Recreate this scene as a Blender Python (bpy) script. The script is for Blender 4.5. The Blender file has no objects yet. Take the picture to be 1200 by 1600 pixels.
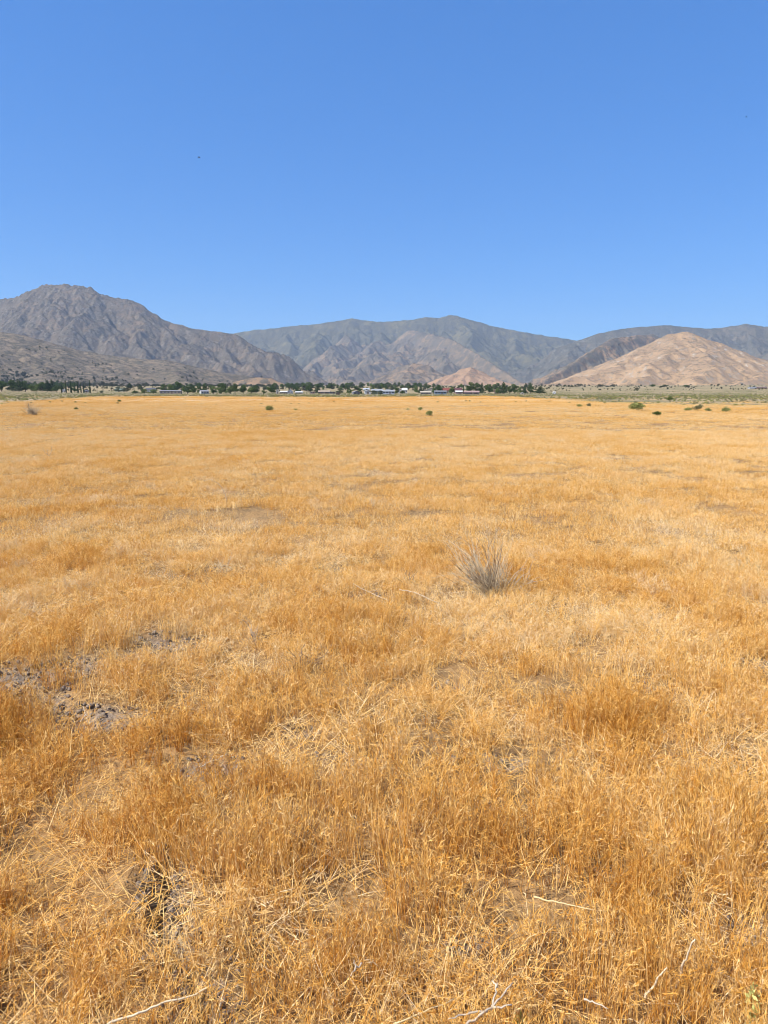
import bpy, math, random
import numpy as np
R = math.radians
rng = np.random.default_rng(7)
random.seed(7)
sc = bpy.context.scene
COL = sc.collection

# ------------------------------------------------------------------ camera
FPX, HOR, CAMZ = 1109.0, 613.5, 1.6          # focal length in photo pixels, horizon row, eye height
PITCH = math.atan((800 - HOR) / FPX)
cam = bpy.data.cameras.new('camera'); camo = bpy.data.objects.new('camera', cam); COL.objects.link(camo)
camo.location = (0, 0, CAMZ); camo.rotation_euler = (math.pi / 2 - PITCH, 0, 0)
cam.sensor_fit = 'VERTICAL'; cam.sensor_height = 36; cam.sensor_width = 27; cam.lens = 36 * FPX / 1600
cam.clip_start = 0.05; cam.clip_end = 60000
sc.camera = camo
sc.render.resolution_x, sc.render.resolution_y = 768, 1024

# ------------------------------------------------------------------ sky, sun, exposure
SUN_EL, SUN_AZ = R(50), R(-114)              # azimuth clockwise from +Y (the view): from the left, a little behind
world = bpy.data.worlds.new('World'); sc.world = world; world.use_nodes = True
wt = world.node_tree; wt.nodes.clear()
sky = wt.nodes.new('ShaderNodeTexSky'); sky.sky_type = 'NISHITA'; sky.sun_disc = False
sky.sun_elevation = SUN_EL; sky.sun_rotation = SUN_AZ; sky.altitude = 900
sky.air_density = 1.0; sky.dust_density = 0.0; sky.ozone_density = 3.0
bg = wt.nodes.new('ShaderNodeBackground'); bg.inputs['Strength'].default_value = 0.15
wo = wt.nodes.new('ShaderNodeOutputWorld')
# the photograph's rendering of a clear sky: flatter and bluer than the raw model, the same all round
gm_ = wt.nodes.new('ShaderNodeGamma'); gm_.inputs[1].default_value = 0.5
hs_ = wt.nodes.new('ShaderNodeHueSaturation'); hs_.inputs['Saturation'].default_value = 1.65; hs_.inputs['Value'].default_value = 1.2
tn_ = wt.nodes.new('ShaderNodeMix'); tn_.data_type = 'RGBA'; tn_.blend_type = 'MULTIPLY'; tn_.inputs[0].default_value = 1; tn_.inputs[7].default_value = (.51, .81, 1.25, 1)
wt.links.new(sky.outputs[0], gm_.inputs[0]); wt.links.new(gm_.outputs[0], hs_.inputs['Color']); wt.links.new(hs_.outputs[0], tn_.inputs[6]); wt.links.new(tn_.outputs[2], bg.inputs[0])
wt.links.new(bg.outputs[0], wo.inputs[0])
sl = bpy.data.lights.new('sun', 'SUN'); sl.energy = 5.0; sl.angle = R(0.53); sl.color = (1.0, 0.95, 0.87)
so = bpy.data.objects.new('sun', sl); COL.objects.link(so)
so.rotation_euler = (math.pi / 2 - SUN_EL, 0, math.pi - SUN_AZ)
so.location = (-50, -20, 80)
vs = sc.view_settings; vs.view_transform = 'Standard'; vs.look = 'None'; vs.exposure = 0.78; vs.gamma = 1; vs.use_curve_mapping = False
cy = sc.cycles
cy.max_bounces = 4; cy.diffuse_bounces = 3; cy.glossy_bounces = 1; cy.transmission_bounces = 3
cy.transparent_max_bounces = 8; cy.volume_bounces = 0
cy.use_denoising = True; cy.adaptive_threshold = 0.03; sc.cycles.filter_width = 1.05; cy.debug_use_spatial_splits = True

# ------------------------------------------------------------------ pixel <-> place
CP, SP = math.cos(PITCH), math.sin(PITCH)
def ray(px, py):
    cx, cyy = (px - 600) / FPX, (800 - py) / FPX
    return np.array([cx, CP + cyy * SP, -SP + cyy * CP])
def at(px, py, D):
    d = ray(px, py); t = D / d[1]
    return np.array([d[0] * t, D, CAMZ + d[2] * t])
def onplane(px, py, z=0.0):
    d = ray(px, py); t = (z - CAMZ) / d[2]
    return np.array([d[0] * t, d[1] * t, z])

# ------------------------------------------------------------------ noise
def ihash(x, y, s):
    with np.errstate(over='ignore'):
        h = (x.astype(np.int64) * 374761393 + y.astype(np.int64) * 668265263 + s * 974711177) & 0xffffffff
        h = ((h ^ (h >> 13)) * 1274126177) & 0xffffffff
        h = ((h ^ (h >> 15)) * 2246822519) & 0xffffffff
        h = h ^ (h >> 16)
    return h / 4294967296.0
def pn(x, y, s=0):
    xi, yi = np.floor(x), np.floor(y); xf, yf = x - xi, y - yi
    u = xf ** 3 * (xf * (xf * 6 - 15) + 10); v = yf ** 3 * (yf * (yf * 6 - 15) + 10)
    def g(a, b):
        t = ihash(xi + a, yi + b, s) * 2 * np.pi
        return np.cos(t) * (xf - a) + np.sin(t) * (yf - b)
    n0 = g(0, 0) * (1 - u) + g(1, 0) * u; n1 = g(0, 1) * (1 - u) + g(1, 1) * u
    return (n0 * (1 - v) + n1 * v) * 1.5
def fbm(x, y, o=4, s=0, gain=0.5):
    a, f, r = 1.0, 1.0, 0
    for k in range(o):
        r = r + a * pn(x * f, y * f, s + k * 17); a *= gain; f *= 2.03
    return r
def sstep(a, b, x):
    t = np.clip((x - a) / (b - a), 0, 1); return t * t * (3 - 2 * t)
A1 = lambda v: np.atleast_1d(np.asarray(v, float))

# ------------------------------------------------------------------ ground shape
PATCHES = [  # px, py, radius m, stretch along x : bare earth with clods
    (22, 1062, .20, 2.0), (105, 1052, .16, 1.6), (268, 1003, .17, 1.3), (235, 1030, .12, 1.6), (140, 1122, .15, 2.2),
    (60, 1095, .12, 1.5), (345, 888, .11, 2.0), (520, 886, .11, 2.4), (600, 868, .06, 1.5), (470, 1148, .05, 1.8), (548, 1188, .08, 1.8),
    (765, 1188, .09, 1.8), (1195, 1042, .12, 1.6), (440, 880, .06, 2.0), (330, 1195, .09, 1.6), (245, 1395, .05, 1.4),
    (285, 1440, .04, 1.0), (1190, 1440, .09, 1.0), (735, 1470, .05, 1.5), (540, 1290, .05, 1.5), (940, 1360, .06, 1.6), (560, 930, .10, 1.8), (775, 926, .10, 2.4), (1010, 1075, .08, 1.5), (700, 1068, .05, 2)]
PW = [(onplane(a, b)[:2], r, s) for a, b, r, s in PATCHES]
RUT = np.array([onplane(a, b)[:2] for a, b in ((325, 1720), (320, 1600), (312, 1535), (268, 1480), (240, 1425), (258, 1385), (262, 1360))])
def dirt_mask(x, y, grow=0.0):
    m = np.zeros_like(x)
    w = fbm(x * 5, y * 5, 3, 91) * .35
    for (c, r, s) in PW:
        d = np.hypot((x - c[0]) / s, (y - c[1])) / (r + grow)
        m = np.maximum(m, 1 - sstep(.45, 1.15, d + w))
    return m
def rut_dist(x, y):
    d = np.full(x.shape, 9.)
    for i in range(len(RUT) - 1):
        a, b = RUT[i], RUT[i + 1]; ab = b - a
        t = np.clip(((x - a[0]) * ab[0] + (y - a[1]) * ab[1]) / (ab @ ab), 0, 1)
        d = np.minimum(d, np.hypot(x - a[0] - t * ab[0], y - a[1] - t * ab[1]))
    return d
PROF_D = [0, 450, 700, 950, 1200, 2200, 4000, 9000, 11000]
PROF_Z = [0, 0, 0.85, 5.5, 10.0, 22, 42, 55, 60]
def gz(x, y):
    x, y = A1(x), A1(y)
    x, y = np.broadcast_arrays(x, y)
    r = np.hypot(x, y)
    z = np.interp(np.where(y > 0, r, 0), PROF_D, PROF_Z)
    z = z + .18 * fbm(x / 38, y / 38, 2, 3) * sstep(8, 60, r) + .035 * fbm(x / 1.7, y / 1.7, 3, 5) * (1 - sstep(40, 90, r))
    near = r < 14
    if near.any():
        xn, yn = x[near], y[near]
        zz = .012 * fbm(xn * 4, yn * 4, 3, 6)
        dm = dirt_mask(xn, yn)
        zz += dm * (.032 * fbm(xn * 13, yn * 13, 4, 8) - .03)
        rd = rut_dist(xn, yn)
        zz += -.10 * (1 - sstep(.010, .045, rd + .02 * fbm(xn * 9, yn * 9, 2, 9))) + .02 * np.exp(-((rd - .13) / .05) ** 2)
        z = z.copy(); z[near] += zz
    return z
def gz1(x, y): return float(gz(x, y)[0])
def place(px, D):
    """the ground point D metres ahead that the column px looks at"""
    z = gz1((px - 600) / FPX * D, D)
    for _ in range(2):
        dep = D * CP + (CAMZ - z) * SP; X = (px - 600) / FPX * dep; z = gz1(X, D)
    return np.array([X, D, z])

# ------------------------------------------------------------------ mesh helpers
def mesh_np(name, V, F, mats=(), smooth=False):
    me = bpy.data.meshes.new(name)
    V = np.asarray(V, np.float32)
    if isinstance(F, np.ndarray):
        n, k = F.shape
        me.vertices.add(len(V)); me.vertices.foreach_set('co', V.ravel())
        me.loops.add(n * k); me.loops.foreach_set('vertex_index', F.astype(np.int32).ravel())
        me.polygons.add(n); me.polygons.foreach_set('loop_start', np.arange(0, n * k, k, dtype=np.int32))
        me.update(calc_edges=True)
    else:
        me.from_pydata([tuple(map(float, v)) for v in V], [], F); me.update()
    for m in mats: me.materials.append(m)
    if smooth: me.polygons.foreach_set('use_smooth', np.ones(len(me.polygons), bool))
    return me
def obj(name, me, parent=None, loc=(0, 0, 0), rz=0):
    o = bpy.data.objects.new(name, me); COL.objects.link(o)
    o.location = loc; o.rotation_euler = (0, 0, rz)
    if parent: o.parent = parent
    return o
def tag(o, label=None, cat=None, group=None, kind=None):
    for k, v in (('label', label), ('category', cat), ('group', group), ('kind', kind)):
        if v: o[k] = v
    return o
class MB:
    def __init__(s): s.v, s.f, s.n, s.a = [], [], 0, []
    def add(s, V, F, a=0.0):
        V = np.asarray(V, float); s.v.append(V)
        s.f += [tuple(i + s.n for i in f) for f in F]; s.n += len(V); s.a += [a] * len(V)
    def box(s, x0, x1, y0, y1, z0, z1):
        s.add([(x0, y0, z0), (x1, y0, z0), (x1, y1, z0), (x0, y1, z0), (x0, y0, z1), (x1, y0, z1), (x1, y1, z1), (x0, y1, z1)],
              [(3, 2, 1, 0), (4, 5, 6, 7), (0, 1, 5, 4), (1, 2, 6, 5), (2, 3, 7, 6), (3, 0, 4, 7)])
    def tube(s, P, rad, k=5, a=0.0):
        P = np.asarray(P, float); n = len(P); rad = np.broadcast_to(rad, n)
        T = np.gradient(P, axis=0); T /= np.linalg.norm(T, axis=1)[:, None] + 1e-9
        ref = np.array([.31, .17, .94]) if abs(T[0] @ np.array([.31, .17, .94])) < .9 else np.array([1., 0, 0])
        V = []
        for i in range(n):
            u = np.cross(T[i], ref); u /= np.linalg.norm(u) + 1e-9; w = np.cross(T[i], u)
            for j in range(k):
                t = 2 * math.pi * j / k; V.append(P[i] + rad[i] * (math.cos(t) * u + math.sin(t) * w))
        F = [(i * k + j, i * k + (j + 1) % k, (i + 1) * k + (j + 1) % k, (i + 1) * k + j) for i in range(n - 1) for j in range(k)]
        F += [tuple(range(k))[::-1], tuple((n - 1) * k + j for j in range(k))]
        s.add(V, F, a)
    def mesh(s, name, mats, smooth=False, attr=None):
        me = mesh_np(name, np.concatenate(s.v), s.f, mats, smooth)
        if attr:
            at_ = me.attributes.new(attr, 'FLOAT', 'POINT'); at_.data.foreach_set('value', np.asarray(s.a, np.float32))
        return me
def copy_tree(o, parent=None):
    c = o.copy(); COL.objects.link(c); c.parent = parent
    for ch in list(o.children): copy_tree(ch, c)
    return c

# ------------------------------------------------------------------ material helpers
class NT:
    def __init__(s, name):
        s.m = bpy.data.materials.new(name); s.m.use_nodes = True; s.t = s.m.node_tree; s.t.nodes.clear()
        s.out = s.t.nodes.new('ShaderNodeOutputMaterial')
    def n(s, typ, **kw):
        nd = s.t.nodes.new(typ)
        for k, v in kw.items():
            if k.startswith('i_'):
                key = k[2:]; key = int(key) if key.isdigit() else key.replace('_', ' ')
                s.put(nd.inputs[key], v)
            else: setattr(nd, k, v)
        return nd
    def put(s, sock, v):
        if hasattr(v, 'links') or isinstance(v, bpy.types.NodeSocket): s.t.links.new(v, sock)
        elif isinstance(v, (tuple, list)) and len(v) == 3 and sock.type == 'RGBA': sock.default_value = (*v, 1)
        else: sock.default_value = v
    def mix(s, f, a, b, blend='MIX'):
        nd = s.t.nodes.new('ShaderNodeMix'); nd.data_type = 'RGBA'; nd.blend_type = blend
        s.put(nd.inputs[0], f); s.put(nd.inputs[6], a); s.put(nd.inputs[7], b); return nd.outputs[2]
    def math(s, op, a, b=0.0, clamp=False):
        nd = s.t.nodes.new('ShaderNodeMath'); nd.operation = op; nd.use_clamp = clamp
        s.put(nd.inputs[0], a); s.put(nd.inputs[1], b); return nd.outputs[0]
    def ramp(s, f, lo, hi, a=0.0, b=1.0):
        nd = s.t.nodes.new('ShaderNodeMapRange'); nd.interpolation_type = 'SMOOTHSTEP'
        s.put(nd.inputs[0], f)
        for i, v in ((1, lo), (2, hi), (3, a), (4, b)): s.put(nd.inputs[i], v)
        return nd.outputs[0]
    def pos(s): return s.n('ShaderNodeNewGeometry').outputs['Position']
    def noise(s, vec, scale, detail=4, rough=.55, dist=0.0):
        return s.n('ShaderNodeTexNoise', i_Vector=vec, i_Scale=scale, i_Detail=detail, i_Roughness=rough, i_Distortion=dist).outputs['Fac']
    def voro(s, vec, scale, rand=1.0):
        return s.n('ShaderNodeTexVoronoi', i_Vector=vec, i_Scale=scale, i_Randomness=rand).outputs['Distance']
    def attr(s, name, typ='GEOMETRY'): return s.n('ShaderNodeAttribute', attribute_name=name, attribute_type=typ).outputs['Fac']
    def cramp(s, f, stops):
        nd = s.t.nodes.new('ShaderNodeValToRGB'); s.put(nd.inputs[0], f); e = nd.color_ramp.elements
        while len(e) < len(stops): e.new(.5)
        for el, (p, c) in zip(e, stops): el.position = p; el.color = (*c, 1)
        return nd.outputs[0]
    def diffuse(s, col, rough=.9, bump=None, bs=.5, bd=.02, spec=.15):
        b = s.n('ShaderNodeBsdfPrincipled', i_Base_Color=col, i_Roughness=rough)
        b.inputs['Specular IOR Level'].default_value = spec
        if bump is not None:
            bn = s.n('ShaderNodeBump', i_Strength=bs, i_Distance=bd, i_Height=bump); s.t.links.new(bn.outputs[0], b.inputs['Normal'])
        s.t.links.new(b.outputs[0], s.out.inputs[0]); return s.m
    def leafy(s, col, trans=.35):
        d = s.n('ShaderNodeBsdfDiffuse', i_Color=col); t = s.n('ShaderNodeBsdfTranslucent', i_Color=col)
        m = s.n('ShaderNodeMixShader', i_0=trans, i_1=d.outputs[0], i_2=t.outputs[0])
        s.t.links.new(m.outputs[0], s.out.inputs[0]); return s.m

def mat_grass():
    t = NT('dry_grass')
    a = t.math('ADD', t.attr('tint', 'INSTANCER'), t.math('MULTIPLY', t.math('SUBTRACT', t.attr('bl'), .5), .55), clamp=True)
    c = t.cramp(a, [(0, (.40, .16, .026)), (.22, (.63, .315, .058)), (.5, (.77, .475, .15)), (.74, (.81, .58, .275)), (.9, (.85, .69, .43)), (1, (.66, .51, .33))])
    return t.leafy(c, .20)
M_GRASS = mat_grass()

def mat_ground():
    t = NT('field_soil')
    p = t.pos(); y = t.n('ShaderNodeSeparateXYZ', i_0=p).outputs[1]
    n1 = t.noise(p, 1.3, 6); n2 = t.noise(p, 26, 5, .7); n3 = t.noise(p, 90, 3, .7)
    litter = t.mix(t.ramp(n2, .35, .65), (.12, .075, .036), (.32, .205, .092))
    litter = t.mix(t.ramp(n3, .58, .7, 0, .8), litter, (.50, .36, .19))
    litter = t.mix(t.ramp(n1, .3, .7, 0, .5), litter, (.45, .25, .09))
    dirt = t.mix(t.ramp(n2, .3, .7), (.13, .095, .065), (.31, .24, .175))
    c = t.mix(t.attr('dirt'), litter, dirt)
    mp = t.n('ShaderNodeMapping', i_Vector=p); mp.inputs['Scale'].default_value = (.035, .09, .05)
    f1 = t.noise(mp.outputs[0], 1.0, 6, .6)
    far = t.mix(t.ramp(f1, .3, .7), (.44, .285, .13), (.52, .355, .18))
    c = t.mix(t.ramp(y, 60, 160), c, far)
    s1 = t.noise(p, .12, 5, .65)
    scr = t.mix(t.ramp(s1, .38, .62), (.14, .13, .06), (.30, .225, .12))
    scr = t.mix(t.ramp(t.noise(p, .02, 3), .5, .65), scr, (.32, .24, .135))
    c = t.mix(t.attr('scrub'), c, scr)
    return t.diffuse(c, .95, t.math('ADD', n2, t.math('MULTIPLY', n3, .4)), .8, .02)
def mat_mountain(name, tan, brown, shrub, rock, S, cover=.5, tanlow=None, rocky=.5, dots=.5):
    """S = pixel-ish size in metres; cover = how much shrub; tanlow = height under which grass shows"""
    t = NT(name); p = t.pos(); g = t.n('ShaderNodeNewGeometry')
    z = t.n('ShaderNodeSeparateXYZ', i_0=p).outputs[2]; nz = t.n('ShaderNodeSeparateXYZ', i_0=g.outputs['Normal']).outputs[2]
    big = t.noise(p, 1 / (S * 40), 5, .6, .6); mid = t.noise(p, 1 / (S * 9), 6, .68); fin = t.noise(p, 1 / (S * 2.2), 5, .75)
    c = t.mix(t.ramp(big, .42, .62), brown, tan)
    if tanlow: c = t.mix(t.ramp(t.math('ADD', z, t.math('MULTIPLY', t.math('SUBTRACT', big, .5), tanlow * 1.6)), tanlow * .5, tanlow * 1.4, .85, 0), c, tan)
    vd = t.voro(p, 1 / (S * 2.6))
    cov = t.math('ADD', t.math('MULTIPLY', mid, .9), t.math('MULTIPLY', fin, .55))
    c = t.mix(t.ramp(cov, .80 - cover * .25, .92 - cover * .25, 0, .92), c, shrub)
    c = t.mix(t.math('MULTIPLY', t.ramp(vd, .28, .16), t.ramp(mid, .4, .62)), c, t.mix(.5, shrub, (.03, .035, .03))) if dots else c
    rk = t.math('MULTIPLY', t.ramp(nz, .93, .70), t.ramp(t.math('ADD', t.math('MULTIPLY', fin, .5), t.math('MULTIPLY', mid, .5)), .47, .60))
    c = t.mix(t.math('MULTIPLY', rk, rocky), c, rock)
    h = t.math('ADD', t.math('MULTIPLY', mid, 1.6), t.math('MULTIPLY', fin, .7))
    return t.diffuse(c, 1.0, h, .7, S * 2.4, spec=.05)
M_GROUND = mat_ground()

# ------------------------------------------------------------------ ground sheet
def scrub_edge(x, d):
    """distance at which the gold field gives way to scrub, by direction"""
    px = 600 + FPX * x / np.maximum(d, 1)
    e = np.interp(px, [-300, 0, 60, 130, 200, 420, 560, 640, 760, 830, 900, 960, 1200, 1500], [85, 92, 105, 170, 330, 250, 240, 270, 330, 210, 130, 98, 92, 90])
    return e
def build_ground():
    rr = np.concatenate([[.0], np.geomspace(.35, 11000, 510)])
    az = np.concatenate([np.linspace(-40, 40, 400), np.linspace(44, 316, 69)]) * math.pi / 180
    n, m = len(rr), len(az)
    RR, AZ = np.meshgrid(rr, az, indexing='ij'); X, Y = RR * np.sin(AZ), RR * np.cos(AZ)
    Z = gz(X.ravel(), Y.ravel()).reshape(X.shape)
    V = np.stack([X, Y, Z], -1).reshape(-1, 3)
    i, j = np.meshgrid(np.arange(1, n - 1), np.arange(m), indexing='ij'); j2 = (j + 1) % m
    F = np.stack([i * m + j, (i + 1) * m + j, (i + 1) * m + j2, i * m + j2], -1).reshape(-1, 4)
    j = np.arange(m); F0 = np.stack([np.zeros(m, int), m + j, m + (j + 1) % m, m + (j + 1) % m], -1)
    me = mesh_np('ground', V, F, [M_GROUND], True)
    x, y = V[:, 0], V[:, 1]; r = np.hypot(x, y)
    dm = np.zeros(len(V)); nr = r < 14; dm[nr] = np.maximum(dirt_mask(x[nr], y[nr]), 1 - sstep(.04, .10, rut_dist(x[nr], y[nr])))
    s = sstep(-1, 1, (r - scrub_edge(x, r)) / (.10 * r) + 1.2 * fbm(x / 45, y / 60, 4, 33)) * (y > 0)
    for nm, a in (('dirt', dm), ('scrub', s)):
        at_ = me.attributes.new(nm, 'FLOAT', 'POINT'); at_.data.foreach_set('value', a.astype(np.float32))
    return tag(obj('ground', me), kind='structure')
build_ground()

# ------------------------------------------------------------------ mountains
def gully(px, py, dx, dy, s):
    ix, iy = np.floor(px), np.floor(py); fx, fy = px - ix, py - iy
    va = np.zeros_like(px); wt_ = np.zeros_like(px)
    for i in (-1, 0, 1, 2):
        for j in (-1, 0, 1, 2):
            ox, oy = ihash(ix + i, iy + j, s) * .8 - .4, ihash(ix + i, iy + j, s + 5) * .8 - .4
            qx, qy = fx - i - ox, fy - j - oy
            w = np.exp(-2.2 * (qx * qx + qy * qy)); wt_ += w
            va += np.cos((qx * dx + qy * dy) * 2 * math.pi) * w
    return va / wt_
def flow(H, dx):
    """steepest-descent receivers, slopes and drainage area of a height grid"""
    ny, nx = H.shape; n = nx * ny; P = np.pad(H, 1, mode='edge'); idx = np.arange(n).reshape(ny, nx)
    best = np.zeros((ny, nx)); rec = idx.copy()
    for j in (-1, 0, 1):
        for i in (-1, 0, 1):
            if i == 0 and j == 0: continue
            sl_ = (H - P[1 + j:1 + j + ny, 1 + i:1 + i + nx]) / (dx * math.hypot(i, j))
            ii, jj = np.clip(np.arange(nx) + i, 0, nx - 1), np.clip(np.arange(ny) + j, 0, ny - 1)
            m = sl_ > best; best = np.where(m, sl_, best); rec = np.where(m, idx[np.ix_(jj, ii)], rec)
    rec = rec.ravel(); A = np.ones(n); live = np.ones(n); move = rec != np.arange(n)
    for _ in range(420):      # pass the water down until all of it has left
        live = np.bincount(rec, weights=live * move, minlength=n)
        if live.sum() < 1: break
        A += live
    return rec, best.ravel(), A * dx * dx
def blur(H): 
    P = np.pad(H, 1, mode='edge'); P = .25 * P[:-2] + .5 * P[1:-1] + .25 * P[2:]; return .25 * P[:, :-2] + .5 * P[:, 1:-1] + .25 * P[:, 2:]
def carve(H, dx, fade, n=22, K=.55, talus=.72):
    ny, nx = H.shape; H0 = H.copy()
    for it in range(n):
        rec, sl_, A = flow(H, dx); z = H.ravel()
        Fk = K * np.sqrt(A) / dx * .12
        zn = (z + Fk * z[rec]) / (1 + Fk); H = zn.reshape(ny, nx)
        for _ in range(2):      # slopes steeper than loose rock holds slump
            gy_, gx_ = np.gradient(H, dx); st = sstep(talus * .8, talus * 1.3, np.hypot(gx_, gy_)); H = H + .6 * st * (blur(H) - H)
        H = H0 + (H - H0) * fade
    return H
def mountain(name, ridges, step, D0, D1, px0, px1, mat, wk=2.2, conc=.35, amp=.09, L=420, seed=1, rough=.012, kind='structure', K=.5, cf=2.1, fine=.35, iters=16, crag=0.0):
    lines = [np.array([at(*p) for p in l]) for l in ridges]
    x0, x1 = (px0 - 600) / FPX * D1 if px0 < 600 else (px0 - 600) / FPX * D0, (px1 - 600) / FPX * D1 if px1 > 600 else (px1 - 600) / FPX * D0
    top = max(l[:, 2].max() for l in lines); cs = step * cf
    gx, gy = np.arange(x0 - 4 * cs, x1 + 4 * cs, cs), np.arange(D0 - 4 * cs, D1 + 4 * cs, cs); X, Y = np.meshgrid(gx, gy)
    wx = wy = None; TM = np.full_like(X, 9.); hm = np.full_like(X, -1e9); hs_all = []
    for li, P in enumerate(lines):
        h = np.full_like(X, -1e9); tb = np.full_like(X, 9.)
        for a, b in zip(P[:-1], P[1:]):
            ab = (b - a)[:2]; den = ab @ ab; ux, uy = (X, Y) if li == 0 else (wx, wy)
            t = np.clip(((ux - a[0]) * ab[0] + (uy - a[1]) * ab[1]) / den, 0, 1); hs = (a[2] + t * (b[2] - a[2])) * (1 if li == 0 else .955)
            d = np.hypot(ux - a[0] - t * ab[0], uy - a[1] - t * ab[1]); W = wk * np.maximum(hs, 20); rc = .004 if li == 0 else .05
            u = np.sqrt((d / W) ** 2 + rc * rc) - rc; hh = np.where(u < 1, hs * ((1 - u) - conc * u * (1 - u)), -hs * (u - 1) * (1 - conc))
            tb = np.where(hh > h, u, tb); h = np.maximum(h, hh)
        hs_all.append(h)
        if li == 0:
            TM = tb; q = sstep(.0, .35, TM) * .30 * L; wx, wy = X + q * fbm(X / L, Y / L, 3, seed), Y + q * fbm(X / L, Y / L, 3, seed + 40)
        hm = np.maximum(hm, h)
    H = hm + 10 * np.log(sum(np.exp((h - hm) / 10) for h in hs_all))
    H += amp * top * fbm(X / (L * .5), Y / (L * .5), 4, seed + 9, .55) * sstep(.02, .3, TM) * sstep(-.05, .2, H / top)
    H = carve(H, cs, sstep(.0, .10, TM), iters, K)
    # finer grid
    fx, fy = np.arange(x0, x1, step), np.arange(D0, D1, step); XF, YF = np.meshgrid(fx, fy)
    def up(G):
        ix, iy = (fx - gx[0]) / cs, (fy - gy[0]) / cs; i0, j0 = np.floor(ix).astype(int), np.floor(iy).astype(int); u, v = ix - i0, (iy - j0)[:, None]
        return (G[j0][:, i0] * (1 - u) + G[j0][:, i0 + 1] * u) * (1 - v) + (G[j0 + 1][:, i0] * (1 - u) + G[j0 + 1][:, i0 + 1] * u) * v
    TF = up(TM); H = blur(up(H)); X, Y = XF, YF; base = H.copy()
    H += rough * top * (fbm(X / (L * .2), Y / (L * .2), 4, seed + 9, .6)) * sstep(-.05, .3, base / top) * (.6 + .4 * sstep(0, .1, TF))
    H += crag * top * (np.abs(fbm(X / 60, Y / 60, 3, seed + 3, .6)) - .35) * (1 - sstep(.03, .16, TF)) * sstep(.6, .9, base / top)
    a, f = amp * fine * top, 4 / L
    for o in range(3):
        gy_, gx_ = np.gradient(H, step); g = np.hypot(gx_, gy_) + 1e-6; m = np.minimum(1, g / .15)
        e = gully(X * f, Y * f, -gy_ / g * m, gx_ / g * m, seed * 13 + o)
        H = H + a * (e - .6) * sstep(.02, .15, TF) * np.minimum(1, g / .35) * sstep(-.05, .2, base / top); a *= .5; f *= 2.0
    ny, nx = X.shape
    idx = np.arange(nx * ny).reshape(ny, nx)
    F = np.stack([idx[:-1, :-1], idx[:-1, 1:], idx[1:, 1:], idx[1:, :-1]], -1).reshape(-1, 4)
    G = np.interp(np.hypot(X, Y), PROF_D, PROF_Z); keep = ((H - G) > -12).ravel()
    F = F[keep[F].any(1)]
    used = np.unique(F); re = np.zeros(nx * ny, int); re[used] = np.arange(len(used))
    V = np.stack([X, Y, H], -1).reshape(-1, 3)[used]
    o = obj(name, mesh_np(name, V, re[F], [mat], True)); tag(o, kind=kind)
    return o
def ln(D, *pts):   # a crest at one distance, D may be (start, end)
    D0, D1 = D if isinstance(D, tuple) else (D, D); n = len(pts)
    return [(p[0], p[1], D0 + (D1 - D0) * i / max(1, n - 1)) for i, p in enumerate(pts)]

TAN, TANR = (.50, .345, .205), (.46, .275, .16)
MA = mat_mountain('granite_slopes', (0.172, 0.128, 0.084), (0.116, 0.094, 0.067), (0.056, 0.050, 0.035), (0.272, 0.228, 0.179), 5, .55, 90, .7)
MBm = mat_mountain('scrubby_foothill', (.205, .158, .108), (.15, .122, .088), (.078, .07, .05), (.28, .24, .19), 2.6, .52, 26, .4)
MC = mat_mountain('wooded_range', (0.156, 0.132, 0.065), (0.102, 0.090, 0.052), (0.049, 0.050, 0.027), (0.221, 0.184, 0.137), 9, .52, None, .4)
MD = mat_mountain('brown_spurs', (0.232, 0.164, 0.095), (0.128, 0.106, 0.072), (0.064, 0.059, 0.042), (0.232, 0.192, 0.144), 6, .5, 130, .5)
ME = mat_mountain('stony_hill', (0.281, 0.191, 0.115), (0.170, 0.136, 0.098), (0.081, 0.072, 0.057), (0.281, 0.246, 0.205), 3.6, .5, 40, .35)
MF = mat_mountain('dark_ridge', (0.151, 0.126, 0.088), (0.105, 0.094, 0.069), (0.055, 0.055, 0.040), (0.260, 0.235, 0.184), 7, .6, None, .6)
MG = mat_mountain('dark_spur', (0.284, 0.189, 0.111), (0.146, 0.120, 0.086), (0.069, 0.065, 0.048), (0.232, 0.206, 0.164), 4.4, .5, 90, .6)
MH = mat_mountain('tan_hill', (.36, .242, .138), (.27, .188, .115), (.16, .122, .08), (.44, .375, .30), 2.6, .36, 70, .95)

mountain('mountain', [ln(5200, (-160, 490), (-60, 478), (-20, 471), (0, 468), (33, 462.5), (37, 459), (41, 458), (52, 452.5), (60, 449), (68, 445.5), (80, 444.5), (90, 445), (97, 443), (104, 443), (109, 446), (120, 447), (131, 447.5), (138, 450), (143, 451.5), (146, 456), (150, 460.5), (158, 461), (175, 464), (190, 466), (207, 469), (217, 474.5), (230, 484), (242, 490.5), (255, 499.5), (265, 503), (283, 507), (305, 514), (330, 517), (355, 519), (372, 524)),
    ln((5200, 4700), (372, 524), (400, 536), (440, 556), (490, 584), (520, 602)),
    ln((5200, 4000), (92, 446), (70, 478), (38, 520), (15, 560)), ln((5200, 4000), (150, 461), (178, 505), (222, 545), (262, 585)),
    ln((5200, 4200), (205, 471), (262, 515), (318, 556), (352, 590)), ln((5200, 4300), (300, 511), (352, 546), (402, 580)),
    ln((5150, 4300), (120, 450), (128, 500), (130, 545)), ln((5100, 4300), (20, 466), (-40, 520), (-80, 560))],
    6.5, 3700, 5700, -110, 545, MA, wk=1.95, L=420, K=.36, iters=14, crag=.02, amp=.036, seed=3, rough=.013)
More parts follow.
